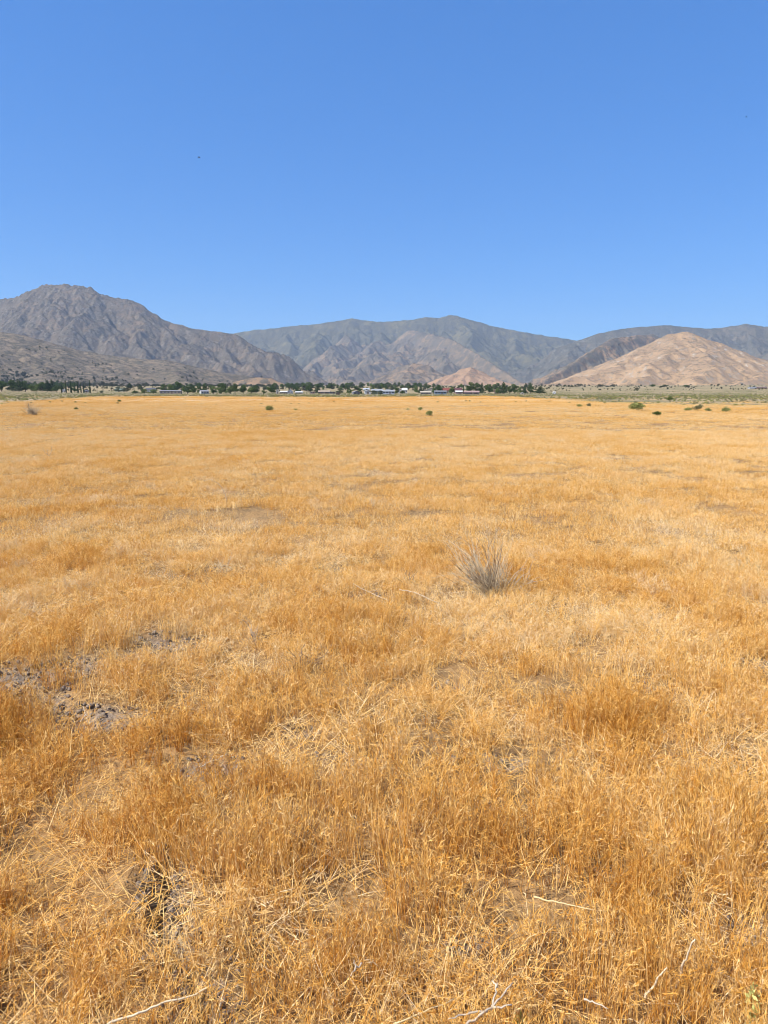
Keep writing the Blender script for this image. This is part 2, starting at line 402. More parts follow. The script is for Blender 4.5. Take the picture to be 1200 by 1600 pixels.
mountain('foothill', [ln(2600, (-160, 512), (-60, 516), (0, 520), (30, 523), (60, 534), (100, 547), (150, 553), (215, 560), (262, 565), (330, 579), (400, 590), (450, 601)),
    ln((2600, 1900), (10, 521), (-20, 550), (-50, 585)), ln((2600, 1800), (95, 546), (100, 568), (110, 592)), ln((2600, 1900), (255, 564), (262, 580), (270, 596))],
    4.2, 1450, 2900, -110, 480, MBm, wk=4.6, L=260, amp=.02, fine=.25, K=.3, iters=10, seed=5, rough=.007)
mountain('mountain_range', [ln(9500, (250, 545), (330, 530), (365, 520), (400, 515), (450, 510), (500, 505), (535, 500), (549, 496), (562, 500), (600, 503), (640, 499), (665, 495), (683, 497), (700, 493), (715, 493), (735, 499), (770, 509), (800, 515), (850, 524), (900, 531), (930, 538), (1000, 560)),
    ln((9500, 7600), (450, 510), (425, 540), (405, 575)), ln((9500, 7600), (505, 505), (480, 535), (465, 575)),
    ln((9500, 7400), (715, 493), (750, 525), (800, 560), (830, 590)), ln((9500, 7600), (800, 515), (830, 545), (850, 580)), ln((9500, 8000), (600, 503), (590, 530), (575, 560)),
    ln((9500, 7800), (880, 528), (890, 550), (880, 585))],
    12, 7200, 10100, 300, 960, MC, wk=2.1, L=760, amp=.042, seed=7, rough=.012)
mountain('mountain_spur', [ln((8200, 5300), (640, 515), (680, 523), (708, 531), (745, 552), (790, 581), (818, 600)), ln((8200, 5400), (648, 517), (620, 538), (592, 560), (555, 585), (530, 601)),
    ln((8400, 6300), (545, 518), (520, 542), (492, 566), (468, 590)), ln((7400, 5400), (700, 530), (690, 560), (672, 590)), ln((7200, 5600), (605, 549), (622, 572), (640, 595)), ln((8300, 6600), (590, 525), (560, 550), (530, 575))],
    7.5, 4900, 8600, 440, 850, MD, wk=2.0, L=520, amp=.042, seed=11, rough=.012)
mountain('stony_hill', [ln(4200, (575, 604), (600, 590), (622, 574), (645, 568), (668, 570), (690, 582), (712, 600)), ln((4200, 3700), (645, 568), (640, 585), (630, 602))],
    5, 3500, 4500, 540, 745, ME, wk=2.6, L=200, amp=.042, seed=13, rough=.02)
mountain('tan_knoll', [ln(3700, (672, 606), (700, 590), (722, 577), (735, 575), (752, 581), (775, 592), (812, 606)), ln((3700, 3250), (733, 575), (725, 590), (715, 604))],
    4.5, 3000, 3950, 645, 840, mat_mountain('tan_knoll', (.33, .21, .125), (.27, .175, .108), (.15, .115, .08), (.34, .28, .22), 3.6, .22, 80, .3), wk=3.0, L=170, amp=.042, seed=17, rough=.02)
mountain('tan_knoll', [ln(2250, (330, 603), (375, 594), (400, 589), (422, 590), (445, 598), (475, 607))],
    4, 1900, 2450, 320, 490, MG, wk=3.6, L=140, amp=.042, seed=19, rough=.02)
mountain('mountain_ridge', [ln(7000, (800, 590), (840, 562), (870, 543), (900, 533), (930, 522), (960, 515), (1000, 510), (1040, 508), (1080, 511), (1120, 513), (1150, 508), (1165, 505), (1190, 509), (1240, 516), (1340, 530)),
    ln((7000, 5600), (900, 533), (880, 565), (850, 600)), ln((7000, 5900), (1165, 505), (1190, 540), (1215, 570)), ln((7000, 5900), (1040, 508), (1020, 540), (1000, 570)), ln((7000, 5900), (1120, 512), (1110, 535), (1100, 560))],
    9, 5400, 7500, 800, 1290, MF, wk=2.1, L=520, amp=.042, seed=23, rough=.013)
mountain('dark_spur', [ln((4800, 3300), (1020, 522), (985, 525), (958, 528), (940, 538), (912, 556), (882, 576), (845, 597), (815, 606)), ln((4700, 4000), (975, 527), (982, 550), (975, 580)), ln((4400, 3700), (935, 541), (925, 570), (905, 598))],
    5.5, 3050, 5100, 790, 1060, MG, wk=2.1, L=300, amp=.042, seed=29, rough=.018)
mountain('hill', [ln(3000, (990, 556), (1012, 543), (1030, 532), (1040, 525), (1046, 522), (1058, 522), (1066, 519), (1073, 518), (1079, 520), (1090, 527), (1112, 535), (1142, 545), (1170, 556), (1203, 563), (1250, 578), (1330, 600)),
    ln((3000, 2150), (1010, 544), (985, 558), (950, 573), (905, 587), (860, 599), (830, 606)), ln((3000, 2000), (1060, 521), (1040, 548), (1010, 575), (980, 601)), ln((3000, 2000), (1095, 529), (1100, 560), (1090, 598)), ln((2950, 2100), (1150, 548), (1165, 572), (1175, 600))],
    3.8, 1750, 3250, 800, 1290, MH, wk=2.5, L=170, amp=.018, fine=.2, K=.28, iters=12, seed=31, rough=.010, conc=.25)

# ------------------------------------------------------------------ scattering
def scatter(name, P, rot, scl, var, tint, sources, kind='stuff', label=None):
    me = bpy.data.meshes.new(name); n = len(P)
    me.vertices.add(n); me.vertices.foreach_set('co', np.asarray(P, np.float32).ravel())
    for nm, typ, key, a in (('rot', 'FLOAT_VECTOR', 'vector', rot), ('scl', 'FLOAT_VECTOR', 'vector', scl), ('var', 'INT', 'value', var), ('tint', 'FLOAT', 'value', tint)):
        at_ = me.attributes.new(nm, typ, 'POINT')
        at_.data.foreach_set(key, np.asarray(a, np.int32 if typ == 'INT' else np.float32).ravel())
    o = obj(name, me)
    c = bpy.data.collections.new(name + '_kinds')
    for i, s in enumerate(sources):
        so_ = bpy.data.objects.new('%s_kind_%02d' % (name, i), s); c.objects.link(so_)
    ng = bpy.data.node_groups.new(name, 'GeometryNodeTree')
    ng.interface.new_socket('Geometry', in_out='INPUT', socket_type='NodeSocketGeometry'); ng.interface.new_socket('Geometry', in_out='OUTPUT', socket_type='NodeSocketGeometry')
    N, L = ng.nodes, ng.links
    gi, go = N.new('NodeGroupInput'), N.new('NodeGroupOutput')
    ci = N.new('GeometryNodeCollectionInfo'); ci.inputs['Collection'].default_value = c; ci.inputs['Separate Children'].default_value = True; ci.inputs['Reset Children'].default_value = True
    ip = N.new('GeometryNodeInstanceOnPoints'); ip.inputs['Pick Instance'].default_value = True
    def na(nm, typ):
        a = N.new('GeometryNodeInputNamedAttribute'); a.data_type = typ; a.inputs['Name'].default_value = nm; return a.outputs['Attribute']
    er = N.new('FunctionNodeEulerToRotation')
    L.new(gi.outputs[0], ip.inputs['Points']); L.new(ci.outputs[0], ip.inputs['Instance']); L.new(na('var', 'INT'), ip.inputs['Instance Index'])
    L.new(na('rot', 'FLOAT_VECTOR'), er.inputs[0]); L.new(er.outputs[0], ip.inputs['Rotation']); L.new(na('scl', 'FLOAT_VECTOR'), ip.inputs['Scale'])
    L.new(ip.outputs[0], go.inputs[0])
    md = o.modifiers.new('scatter', 'NODES'); md.node_group = ng
    tag(o, label, kind=kind)
    return o

def tuft(seed, nb, rad, hmin, hmax, w, lean=.16, bend=.25, heads=.5, segs=3, hs=1.0, flat=0.0, spik=5, sub=6, sg=.022):
    """a patch of dry grass: stems in clumps, some bent over (share flat), many with a drooping seed head"""
    r = np.random.default_rng(seed); V, F, A = [], [], []
    q = rad * np.sqrt(r.uniform(0, 1, sub)); a = r.uniform(0, 2 * math.pi, sub); cen = np.stack([q * np.cos(a), q * np.sin(a)], -1); ch = r.uniform(.62, 1.15, sub); ct = r.normal(0, .2, sub); cl_ = r.normal(0, .12, (sub, 2))
    for _ in range(nb):
        k = r.integers(0, sub); root = np.array([*(cen[k] + r.normal(0, sg, 2)), -.012])
        h = r.uniform(hmin, hmax) * ch[k]; th = r.uniform(0, 2 * math.pi); la = abs(r.normal(0, lean)); be = abs(r.normal(0, bend))
        ld = np.array([math.cos(th) * la + cl_[k, 0], math.sin(th) * la + cl_[k, 1], 0]); la = np.linalg.norm(ld); ld /= la + 1e-9
        isf = r.uniform() < flat
        if isf: la, be = r.uniform(.9, 1.5), r.normal(0, .2)
        bl = min(1, max(0, r.uniform() + ct[k] + .25 * isf))
        pts = [root + np.array([0, 0, (.015 + .035 * r.uniform()) * isf])]; ang = la
        for s_ in range(segs):
            pts.append(pts[-1] + h / segs * (math.sin(ang) * ld + np.array([0, 0, math.cos(ang)]))); ang += be / segs + r.normal(0, .05)
        fa = r.uniform(0, math.pi); sd = np.array([math.cos(fa), math.sin(fa), 0]); b0 = len(V)
        for s_, p in enumerate(pts):
            ww = w * r.uniform(.8, 1.2) * (1 - .7 * s_ / segs) / 2
            V += [p - sd * ww, p + sd * ww]; A += [bl, bl]
        for s_ in range(segs): F.append((b0 + 2 * s_, b0 + 2 * s_ + 1, b0 + 2 * s_ + 3, b0 + 2 * s_ + 2))
        if r.uniform() < heads:
            tip = pts[-1]; hd = (pts[-1] - pts[-2]); hd /= np.linalg.norm(hd); hd = hd + ld * r.uniform(0, .9) + np.array([0, 0, r.uniform(-.6, .1)]); hd /= np.linalg.norm(hd)
            bl2 = min(1, max(0, bl + r.uniform(-.25, .25)))
            for k2 in range(spik):
                d = hd + r.normal(0, .26, 3); d /= np.linalg.norm(d); l = hs * r.uniform(.014, .026)
                p0 = tip + hd * hs * .034 * (k2 / spik - .5); sdd = np.cross(d, r.normal(0, 1, 3)); sdd /= np.linalg.norm(sdd) + 1e-9; ww = w * .42
                i = len(V); V += [p0, p0 + d * l * .45 + sdd * ww, p0 + d * l, p0 + d * l * .45 - sdd * ww]; A += [bl2] * 4
                F.append((i, i + 1, i + 2, i + 3))
    me = mesh_np('grass_tuft', np.array(V), np.array(F), [M_GRASS])
    at_ = me.attributes.new('bl', 'FLOAT', 'POINT'); at_.data.foreach_set('value', np.asarray(A, np.float32)); return me

def tint_at(x, y, r):
    """patches of orange, gold and straw"""
    t = .50 + .22 * fbm(x / 1.3, y / 1.8, 3, 51) * (1 - .6 * sstep(4, 12, r)) + .09 * fbm(x / 9, y / 13, 3, 52) + .10 * fbm(x / 34, y / 60, 3, 53) * sstep(15, 60, r)
    return t - .17 * (1 - sstep(2.2, 6, r)) + .09 * sstep(5, 22, r) - .04 * sstep(25, 60, r)
def tall_at(x, y): return np.clip(.86 + .36 * fbm(x / 1.1, y / 1.4, 3, 61) + .2 * fbm(x / 5, y / 7, 2, 62), .45, 1.4)

def grass_zone(name, x, y, sources, smin, smax, floor=.3, thin=0.0, label=None, dt=0.0, hk=1.0):
    r = np.hypot(x, y); T = tall_at(x, y); keep = np.ones(len(x), bool)
    nr = r < 14
    if nr.any():
        dm = np.zeros(len(x)); dm[nr] = np.maximum(dirt_mask(x[nr], y[nr], .06) * (.96 if hk else .6), (1 if hk else .35) * (1 - sstep(.045, .085, rut_dist(x[nr], y[nr]) + .03 * fbm(x[nr] * 7, y[nr] * 7, 2, 19))))
        keep &= rng.uniform(size=len(x)) > dm
    gap = fbm(x / .55, y / .7, 3, 71) * (1 - sstep(10, 25, r))
    keep &= rng.uniform(size=len(x)) < np.clip(.72 + .8 * gap + .3 * (T - .6), floor, 1)
    if thin:
        e = scrub_edge(x, r); keep &= rng.uniform(size=len(x)) > sstep(-1, 1, (r - e) / (.1 * r) + 1.2 * fbm(x / 45, y / 60, 4, 33)) * thin
    x, y, r, T = x[keep], y[keep], r[keep], T[keep]; n = len(x)
    P = np.stack([x, y, gz(x, y)], -1)
    s = rng.uniform(smin, smax, n); var = rng.integers(0, len(sources), n)
    low = 1 - .38 * sstep(2.6, 6.5, r); T = .88 + (T - .88) * (1 - .5 * sstep(4, 10, r)); scl = np.stack([s, s, s * (1 + hk * (T - 1)) * low], -1)
    rot = np.stack([rng.normal(0, .05, n) + .03, rng.normal(0, .05, n) + .05, rng.uniform(0, 2 * math.pi, n)], -1)
    tint = tint_at(x, y, r) + rng.normal(0, .07, n) + dt + .08 * (.85 - T) - .16 * sstep(90, 190, r)
    grey = (fbm(x / .6, y / .8, 3, 81) > .5) & (rng.uniform(size=n) < .3) & (r < 40) & (r > 5); tint = np.where(grey, .9, tint)
    return scatter(name, P, rot, scl, var, tint, sources, label=label)
def wedge(n, d0, d1, side, k=.62):
    y = rng.uniform(d0, d1, 4 * n); y = y[rng.uniform(size=4 * n) * (k * d1 + side) < k * y + side][:n]
    x = rng.uniform(-1, 1, len(y)) * (k * y + side); return x, y

near = [tuft(100 + i, 210, .15, .10, .205, .0022, .085, .20, heads=.75, flat=.06, sub=26, sg=.0105) for i in range(9)] + [tuft(112 + i, 160, .15, .10, .2, .0026, .35, .6, .6, flat=.3, sub=20) for i in range(3)]
n1 = 2700
nx, ny = wedge(n1, .5, 7.2, 1.5)
grass_zone('grass', nx, ny, near, .75, 1.15, .68, label='dry golden cheatgrass covering the near field')
mat_ = [tuft(130 + i, 150, .24, .06, .17, .0028, flat=1.0, heads=.2, sub=60, sg=.05, spik=4) for i in range(6)]
nx, ny = wedge(900, .5, 7.6, 1.5)
grass_zone('straw_litter', nx, ny, mat_, .8, 1.2, .5, dt=.08, hk=0, label='matted straw lying under the near grass')
mid = [tuft(200 + i, 400, .36, .07, .16, .0031, .2, .3, .6, 2, 1.1, flat=.14, spik=4, sub=40, sg=.03) for i in range(7)]
grass_zone('grass', *wedge(7600, 7, 30, 1.6), mid, .8, 1.2, .4, label='dry golden grass across the middle of the field')
far = [tuft(300 + i, 380, .95, .06, .14, .010, .22, .35, .5, 2, 2.0, spik=3, sub=70, sg=.06) for i in range(5)]
grass_zone('grass', *wedge(13000, 29, 125, 3), far, .8, 1.25, .5, thin=.9, label='dry golden grass of the far field')
vfar = [tuft(400 + i, 330, 2.4, .07, .15, .03, .25, .4, .4, 1, 4, spik=2, sub=80, sg=.2) for i in range(3)]
grass_zone('grass', *wedge(5600, 120, 340, 8, .6), vfar, .8, 1.3, .5, thin=.93, label='dry golden grass at the edge of the settlement')

# ------------------------------------------------------------------ clods of earth and straw litter on the bare patches
def mat_clod():
    t = NT('earth_clod'); p = t.pos(); n = t.noise(p, 60, 5, .7)
    return t.diffuse(t.mix(t.ramp(n, .3, .7), (.13, .10, .075), (.32, .255, .19)), .95, n, .8, .01)
M_CLOD = mat_clod()
def clod(seed):
    r = np.random.default_rng(seed); import bmesh
    bm = bmesh.new(); bmesh.ops.create_icosphere(bm, subdivisions=2, radius=1)
    for v in bm.verts:
        p = np.array(v.co); f = 1 + .28 * float(fbm(A1(p[0] * 1.3 + seed), A1(p[1] * 1.3 + p[2] * 1.7), 3, seed)[0]); v.co = (p[0] * f, p[1] * f * .85, p[2] * f * .62)
    me = bpy.data.meshes.new('clod'); bm.to_mesh(me); bm.free(); me.materials.append(M_CLOD); return me
cl = [clod(i) for i in range(5)]
X, Y, S_ = [], [], []
for (c, r, s) in PW:
    n = int(150 * r * r * s / .03) + 10
    a, q = rng.uniform(0, 6.283, n), np.sqrt(rng.uniform(0, 1.2, n)) * r
    X += list(c[0] + q * s * np.cos(a)); Y += list(c[1] + q * np.sin(a)); S_ += list(np.exp(rng.normal(-5.0, .5, n)))
for i in range(420):
    k = rng.integers(0, len(RUT) - 1); t = rng.uniform(); p = RUT[k] * (1 - t) + RUT[k + 1] * t + rng.normal(0, .05, 2); X.append(p[0]); Y.append(p[1]); S_.append(math.exp(rng.normal(-4.9, .5)))
X, Y, S_ = np.array(X), np.array(Y), np.clip(np.array(S_), .003, .02); n = len(X)
scatter('earth_clods', np.stack([X, Y, gz(X, Y) + S_ * .2], -1), rng.uniform(0, 6.28, (n, 3)), np.stack([S_] * 3, -1), rng.integers(0, 5, n), np.zeros(n), cl, label='grey brown clods of dry earth on the bare patches')

# ------------------------------------------------------------------ sagebrush scrub at the edge of the field
def mat_leaf(name, c0, c1, c2, tr=.25):
    t = NT(name); b = t.attr('bl'); return t.leafy(t.cramp(b, [(0, c0), (.55, c1), (1, c2)]), tr)
M_SAGE = mat_leaf('sage_leaf', (.11, .11, .05), (.21, .205, .10), (.35, .32, .18))
M_RABBIT = mat_leaf('rabbitbrush_leaf', (.15, .165, .05), (.29, .30, .10), (.45, .43, .18))
M_OLIVE = mat_leaf('dark_bush_leaf', (.045, .065, .022), (.10, .13, .04), (.19, .215, .075))
M_STEM = NT('grey_stem'); M_STEM = M_STEM.diffuse(M_STEM.mix(M_STEM.noise(M_STEM.pos(), 30, 4), (.20, .155, .115), (.38, .32, .26)), .95)
M_BARK = NT('bark'); M_BARK = M_BARK.diffuse(M_BARK.mix(M_BARK.noise(M_BARK.pos(), 6, 5), (.10, .075, .055), (.22, .17, .13)), .95)
def leaves(seed, n, lobes, size, up=.3, mat=None, name='foliage', aspect=2.2):
    """leaf faces spread through a few uneven lobes (cx,cy,cz,rx,ry,rz)"""
    r = np.random.default_rng(seed); lob = np.array(lobes); w = lob[:, 3] * lob[:, 4] * lob[:, 5]; w = w ** .75; k = r.choice(len(lob), n, p=w / w.sum())
    d = r.normal(0, 1, (n, 3)); d /= np.linalg.norm(d, axis=1)[:, None]; q = (r.uniform(.12, 1, n) ** .42) * (1 + r.normal(0, .10, n))
    C = lob[k, :3] + d * lob[k, 3:] * q[:, None]
    keep = C[:, 2] > .01 * lob[:, 5].max(); C, d = C[keep], d[keep]; n = len(C)
    ax = d * .7 + r.normal(0, .7, (n, 3)) + np.array([0, 0, up]); ax /= np.linalg.norm(ax, axis=1)[:, None]
    sd = np.cross(ax, r.normal(0, 1, (n, 3))); sd /= np.linalg.norm(sd, axis=1)[:, None] + 1e-9
    s = size * r.uniform(.6, 1.4, n)[:, None]
    V = np.stack([C - ax * s, C + sd * s / aspect, C + ax * s, C - sd * s / aspect], 1).reshape(-1, 3)
    me = mesh_np(name, V, np.arange(4 * n).reshape(-1, 4), [mat])
    clump = .5 + .9 * fbm(C[:, 0] * 2.2 / lob[:, 3].max(), C[:, 1] * 2.2 / lob[:, 3].max() + C[:, 2] * 1.9 / lob[:, 5].max(), 2, seed)
    a = np.clip(np.repeat(.55 * clump + .45 * r.uniform(0, 1, n), 4), 0, 1)
    at_ = me.attributes.new('bl', 'FLOAT', 'POINT'); at_.data.foreach_set('value', a.astype(np.float32)); return me
def lobes_for(seed, w, h, n, z0=.3):
    r = np.random.default_rng(seed); L = []
    for i in range(n):
        a = 2 * math.pi * i / n + r.uniform(-.5, .5); q = w * r.uniform(.08, .30); s = r.uniform(.22, .36)
        L.append((q * math.cos(a), q * math.sin(a), h * r.uniform(z0 + .05, .72), w * s, w * s, h * r.uniform(.2, .34)))
    L.append((0, 0, h * .55, w * .3, w * .3, h * .4)); return L
sage = [leaves(500 + i, 260, lobes_for(500 + i, 1, .62, 6, .15), .055, .6, M_SAGE if i % 2 else M_RABBIT) for i in range(5)]
drysage = [leaves(520 + i, 200, lobes_for(520 + i, 1, .5, 5, .15), .05, .8, M_SAGE) for i in range(2)]
def sage_points():
    n = 150000; y = np.sqrt(rng.uniform(70 ** 2, 760 ** 2, n)); x = rng.uniform(-1, 1, n) * (.6 * y + 6); r = np.hypot(x, y)
    e = scrub_edge(x, r); m = sstep(-1, 1.2, (r - e) / (.10 * r) + 1.2 * fbm(x / 45, y / 60, 4, 33)); cl_ = fbm(x / 14, y / 20, 3, 44)
    keep = rng.uniform(size=n) < m * np.clip(.30 + .8 * cl_, .02, .8) * np.clip(170 / r, .25, 1); return x[keep], y[keep]
X, Y = sage_points(); n = len(X); S_ = rng.uniform(.3, .8, n) * np.clip(np.hypot(X, Y) / 180, .75, 1.3)
scatter('sagebrush_scrub', np.stack([X, Y, gz(X, Y)], -1), np.stack([rng.normal(0, .06, n), rng.normal(0, .06, n), rng.uniform(0, 6.28, n)], -1), np.stack([S_, S_, S_ * rng.uniform(.7, 1.05, n)], -1), rng.integers(0, 7, n), np.zeros(n), sage + drysage, label='low grey green scrub along the far edge of the field')

# scrub and junipers dotting the lower slopes
M_JUN = mat_leaf('hillside_shrub', (.035, .042, .022), (.075, .078, .045), (.15, .14, .085))
jun = [leaves(540 + i, 160, lobes_for(540 + i, 1, .85, 5, .15), .11, .2, M_JUN) for i in range(4)]
dg = None
def slope_points():
    """drop points on the hills from above"""
    bpy.context.view_layer.update(); dg_ = bpy.context.evaluated_depsgraph_get(); out = []
    hill = [o for o in COL.objects if o.name.split('.')[0] in ('foothill', 'hill', 'tan_knoll', 'stony_hill', 'ground')]
    from mathutils import Vector
    for o in hill:
        if o.name == 'ground': continue
    regions = [(-30, 860, 760, 1500, 1600, .62), (860, 1240, 800, 1500, 420, .5), (-30, 190, 1420, 2000, 1300, 1.45), (-30, 430, 1400, 2500, 1700, 1.2), (410, 830, 1100, 2600, 500, .8), (830, 1000, 1150, 2300, 260, .9), (1000, 1250, 1400, 2400, 90, .7)]
    for (a, b, d0, d1, n, s) in regions:
        for _ in range(n):
            D = d0 + (d1 - d0) * random.random() ** 1.5; px = random.uniform(a, b)
            if float(fbm(A1(px / 45), A1(D / 170), 2, 77)[0]) < random.uniform(-.45, .35): continue
            x = (px - 600) / FPX * D; best = gz1(x, D)
            for o in hill:
                if o.name == 'ground': continue
                ok, loc, nor, _i = o.ray_cast(Vector((x, D, 3000)), Vector((0, 0, -1)))
                if ok: best = max(best, loc.z)
            out.append((x, D, best, s * math.exp(random.gauss(1.15, .42))))
    return np.array(out)
sp = slope_points(); n = len(sp)
scatter('hillside_shrubs', sp[:, :3], np.stack([np.zeros(n), np.zeros(n), rng.uniform(0, 6.28, n)], -1), np.stack([sp[:, 3]] * 3, -1), rng.integers(0, 4, n), np.zeros(n), jun, label='dark shrubs dotted over the lower slopes')

# ------------------------------------------------------------------ single bushes in the field
def bush(px, py, wpx, hpx, label, mat, seed, name='bush', cat='bush', group=None, n=700, nl=6, lean=0):
    p = onplane(px, py); p[2] = gz1(p[0], p[1]); D = p[1]; w, h = wpx / FPX * D, hpx / FPX * D
    t = obj(name, None, None, p, random.uniform(0, 6)); tag(t, label, cat, group)
    lb = lobes_for(seed, w, h, nl, .2)
    obj('foliage', leaves(seed, n, lb, .05 * max(w, h) + .008, .5, mat), t)
    m = MB(); r = np.random.default_rng(seed)
    for l in lb:
        e = np.array(l[:3]); m.tube([np.array([r.normal(0, .03 * w), r.normal(0, .03 * w), -.03]), e * np.array([.45, .45, .5]) + r.normal(0, .02 * w, 3), e], [.022 * w, .015 * w, .006 * w], 5)
    obj('stem', m.mesh('stem', [M_STEM], True), t); return t
bush(994, 642, 25, 13, 'widest olive green bush, two-lobed, standing right of the field centre', M_RABBIT, 601, nl=7, n=1100)
bush(1027, 650, 14, 8, 'round dark green bush nearest the viewer, in front of the widest bush', M_OLIVE, 602)
bush(1075, 642, 13, 6, 'low yellow green bush, leftmost of the row at the right edge', M_RABBIT, 603)
bush(1090, 641.5, 15, 9.5, 'grey green bush touching the low yellow green one, second of the right row', M_SAGE, 604)
bush(1106, 642.5, 10, 6, 'smallest bush of the right row, alone in its middle', M_RABBIT, 605)
bush(1134, 643, 15, 9, 'pale yellow green bush, last of the right row before the photo edge', M_RABBIT, 606)
bush(1047, 625.5, 11, 7, 'dark green bush far off in the scrub above the right row of bushes', M_OLIVE, 607)
bush(905, 637, 9, 5, 'small pale green bush left of the widest bush', M_RABBIT, 608)
bush(920, 636.5, 9, 5.5, 'small greyish bush just left of the widest bush', M_SAGE, 609)
bush(671, 649, 13, 8.5, 'light green rounded bush, nearer of the pair mid-field', M_RABBIT, 610)
bush(656, 641, 8, 6, 'smaller light green bush, farther of the pair mid-field', M_RABBIT, 611)
bush(637, 642, 7, 7, 'faint sparse yellowish bush left of the mid-field pair', M_RABBIT, 612, n=150)
bush(421, 643, 13, 10, 'upright green bush with spiky crown left of the field centre', M_RABBIT, 613)
bush(462, 641.5, 7, 4, 'small pale bush right of the upright green bush', M_RABBIT, 614, n=300)
bush(119, 641, 8, 5, 'small round olive bush beside the dry brown shrub at left', M_OLIVE, 615)
bush(186, 628.5, 6, 4, 'small dark bush out on the gold field below the cypresses', M_OLIVE, 616)
bush(184, 631, 5, 3, 'tiny grey bush just before the small dark bush at left', M_SAGE, 617, n=250)
SM = [(118, 630, 5, 3), (133, 630.5, 4, 2), (97, 629, 4, 3), (78, 630, 6, 3), (49, 631, 5, 3), (408, 632, 5, 3), (455, 631.5, 3, 2.5), (467, 632, 4, 2.5), (483, 630.5, 4, 3), (522, 629, 4, 3), (563, 630, 3, 2.5),
      (684, 630, 4.5, 3), (728, 628.5, 4, 3), (734, 628.5, 4, 3.5), (751, 630, 3, 3), (806, 629.5, 4, 3), (822, 628, 4, 3), (858, 629, 4, 3), (890, 631, 5, 3), (962, 629, 5, 3), (338, 632, 3, 2), (289, 625, 3, 2), (430, 627, 3, 2), (486, 624, 3, 2), (1085, 629, 5, 3), (1168, 629, 5, 3), (1178, 627, 5, 3), (945, 632, 5, 3)]
for i, (a, b, w, h) in enumerate(SM):
    bush(a, b, w, h, 'tiny dark bush speckling the far half of the gold field', M_SAGE if i % 3 else M_OLIVE, 640 + i, group='tiny far bushes on the field', n=160, nl=4)

# ------------------------------------------------------------------ dead shrub and dry stems
M_DEAD = NT('dead_wood'); M_DEAD = M_DEAD.diffuse(M_DEAD.mix(M_DEAD.noise(M_DEAD.pos(), 14, 4), (.48, .38, .24), (.76, .64, .44)), .9)
M_DARKTWIG = NT('dark_twig'); M_DARKTWIG = M_DARKTWIG.diffuse(M_DARKTWIG.mix(M_DARKTWIG.noise(M_DARKTWIG.pos(), 14, 4), (.17, .12, .075), (.36, .27, .175)), .9)
M_BLEACH = NT('bleached_wood'); M_BLEACH = M_BLEACH.diffuse(M_BLEACH.mix(M_BLEACH.noise(M_BLEACH.pos(), 18, 4), (.38, .30, .21), (.60, .50, .37)), .85)
M_STRAW = NT('straw_stem'); M_STRAW = M_STRAW.diffuse(M_STRAW.mix(M_STRAW.noise(M_STRAW.pos(), 18, 4), (.58, .40, .17), (.72, .56, .31)), .8)
def branch(m, r, p, d, L, rad, depth, bend, nseg=5, kids=3, spread=.45):
    pts, dd = [np.array(p, float)], np.array(d, float)
    for s in range(nseg):
        dd = dd + r.normal(0, bend, 3); dd /= np.linalg.norm(dd); pts.append(pts[-1] + dd * L / nseg)
    m.tube(pts, np.linspace(rad, rad * .45, nseg + 1), 4)
    if depth:
        for k in range(kids):
            i = r.integers(1, nseg + 1); d2 = dd + r.normal(0, spread, 3); d2[2] += .12; d2 /= np.linalg.norm(d2)
            branch(m, r, pts[i], d2, L * r.uniform(.3, .55), rad * .6, depth - 1, bend, 4, max(1, kids - 1), spread)
def dead_shrub():
    p = onplane(775, 923); p[2] = gz1(p[0], p[1]); r = np.random.default_rng(12)
    t = obj('dead_shrub', None, None, p); tag(t, 'leafless grey twiggy shrub leaning left in the open grass', 'shrub')
    grey, dark, pale = MB(), MB(), MB()
    for i in range(96):      # swept to the left
        a = r.triangular(-.35, .55, 1.2); d = np.array([-math.sin(a), r.normal(0, .32), math.cos(a)])
        d /= np.linalg.norm(d); branch(grey if i % 3 else dark, r, [r.normal(0, .035), r.normal(0, .035), -.02], d, r.uniform(.25, .50) * (1 if a > .05 else .72), r.uniform(.0018, .0032), 2, .095, 7, 3, .38)
    for i in range(9):      # dark stubs at the base
        d = np.array([r.normal(0, .6), r.normal(0, .5), r.uniform(.3, 1)]); d /= np.linalg.norm(d); branch(dark, r, [r.normal(0, .04), r.normal(0, .04), -.02], d, r.uniform(.10, .2), .005, 1, .1, 4, 3, .6)
    for i in range(24):      # bleached twigs falling to the right
        d = np.array([r.uniform(.5, 1.2), r.normal(0, .4), r.uniform(.1, .7)]); d /= np.linalg.norm(d); branch(pale, r, [r.uniform(0, .05), r.normal(0, .03), .01], d, r.uniform(.18, .34), r.uniform(.0026, .004), 1, .14, 6, 3, .5)
    for i in range(14):
        d = np.array([r.uniform(.2, 1.0), r.normal(0, .5), r.uniform(0, .35)]); d /= np.linalg.norm(d); branch(dark if i % 2 else pale, r, [r.uniform(.0, .1), r.normal(0, .05), .0], d, r.uniform(.1, .2), .002, 1, .2, 5, 3, .6)
    obj('branches', grey.mesh('branches', [M_DEAD], True), t)
    obj('dark_branches', dark.mesh('dark_branches', [M_DARKTWIG], True), t)
    obj('bleached_twigs', pale.mesh('bleached_twigs', [M_BLEACH], True), t)['label'] = 'white bleached twigs drooping to the right'
dead_shrub()
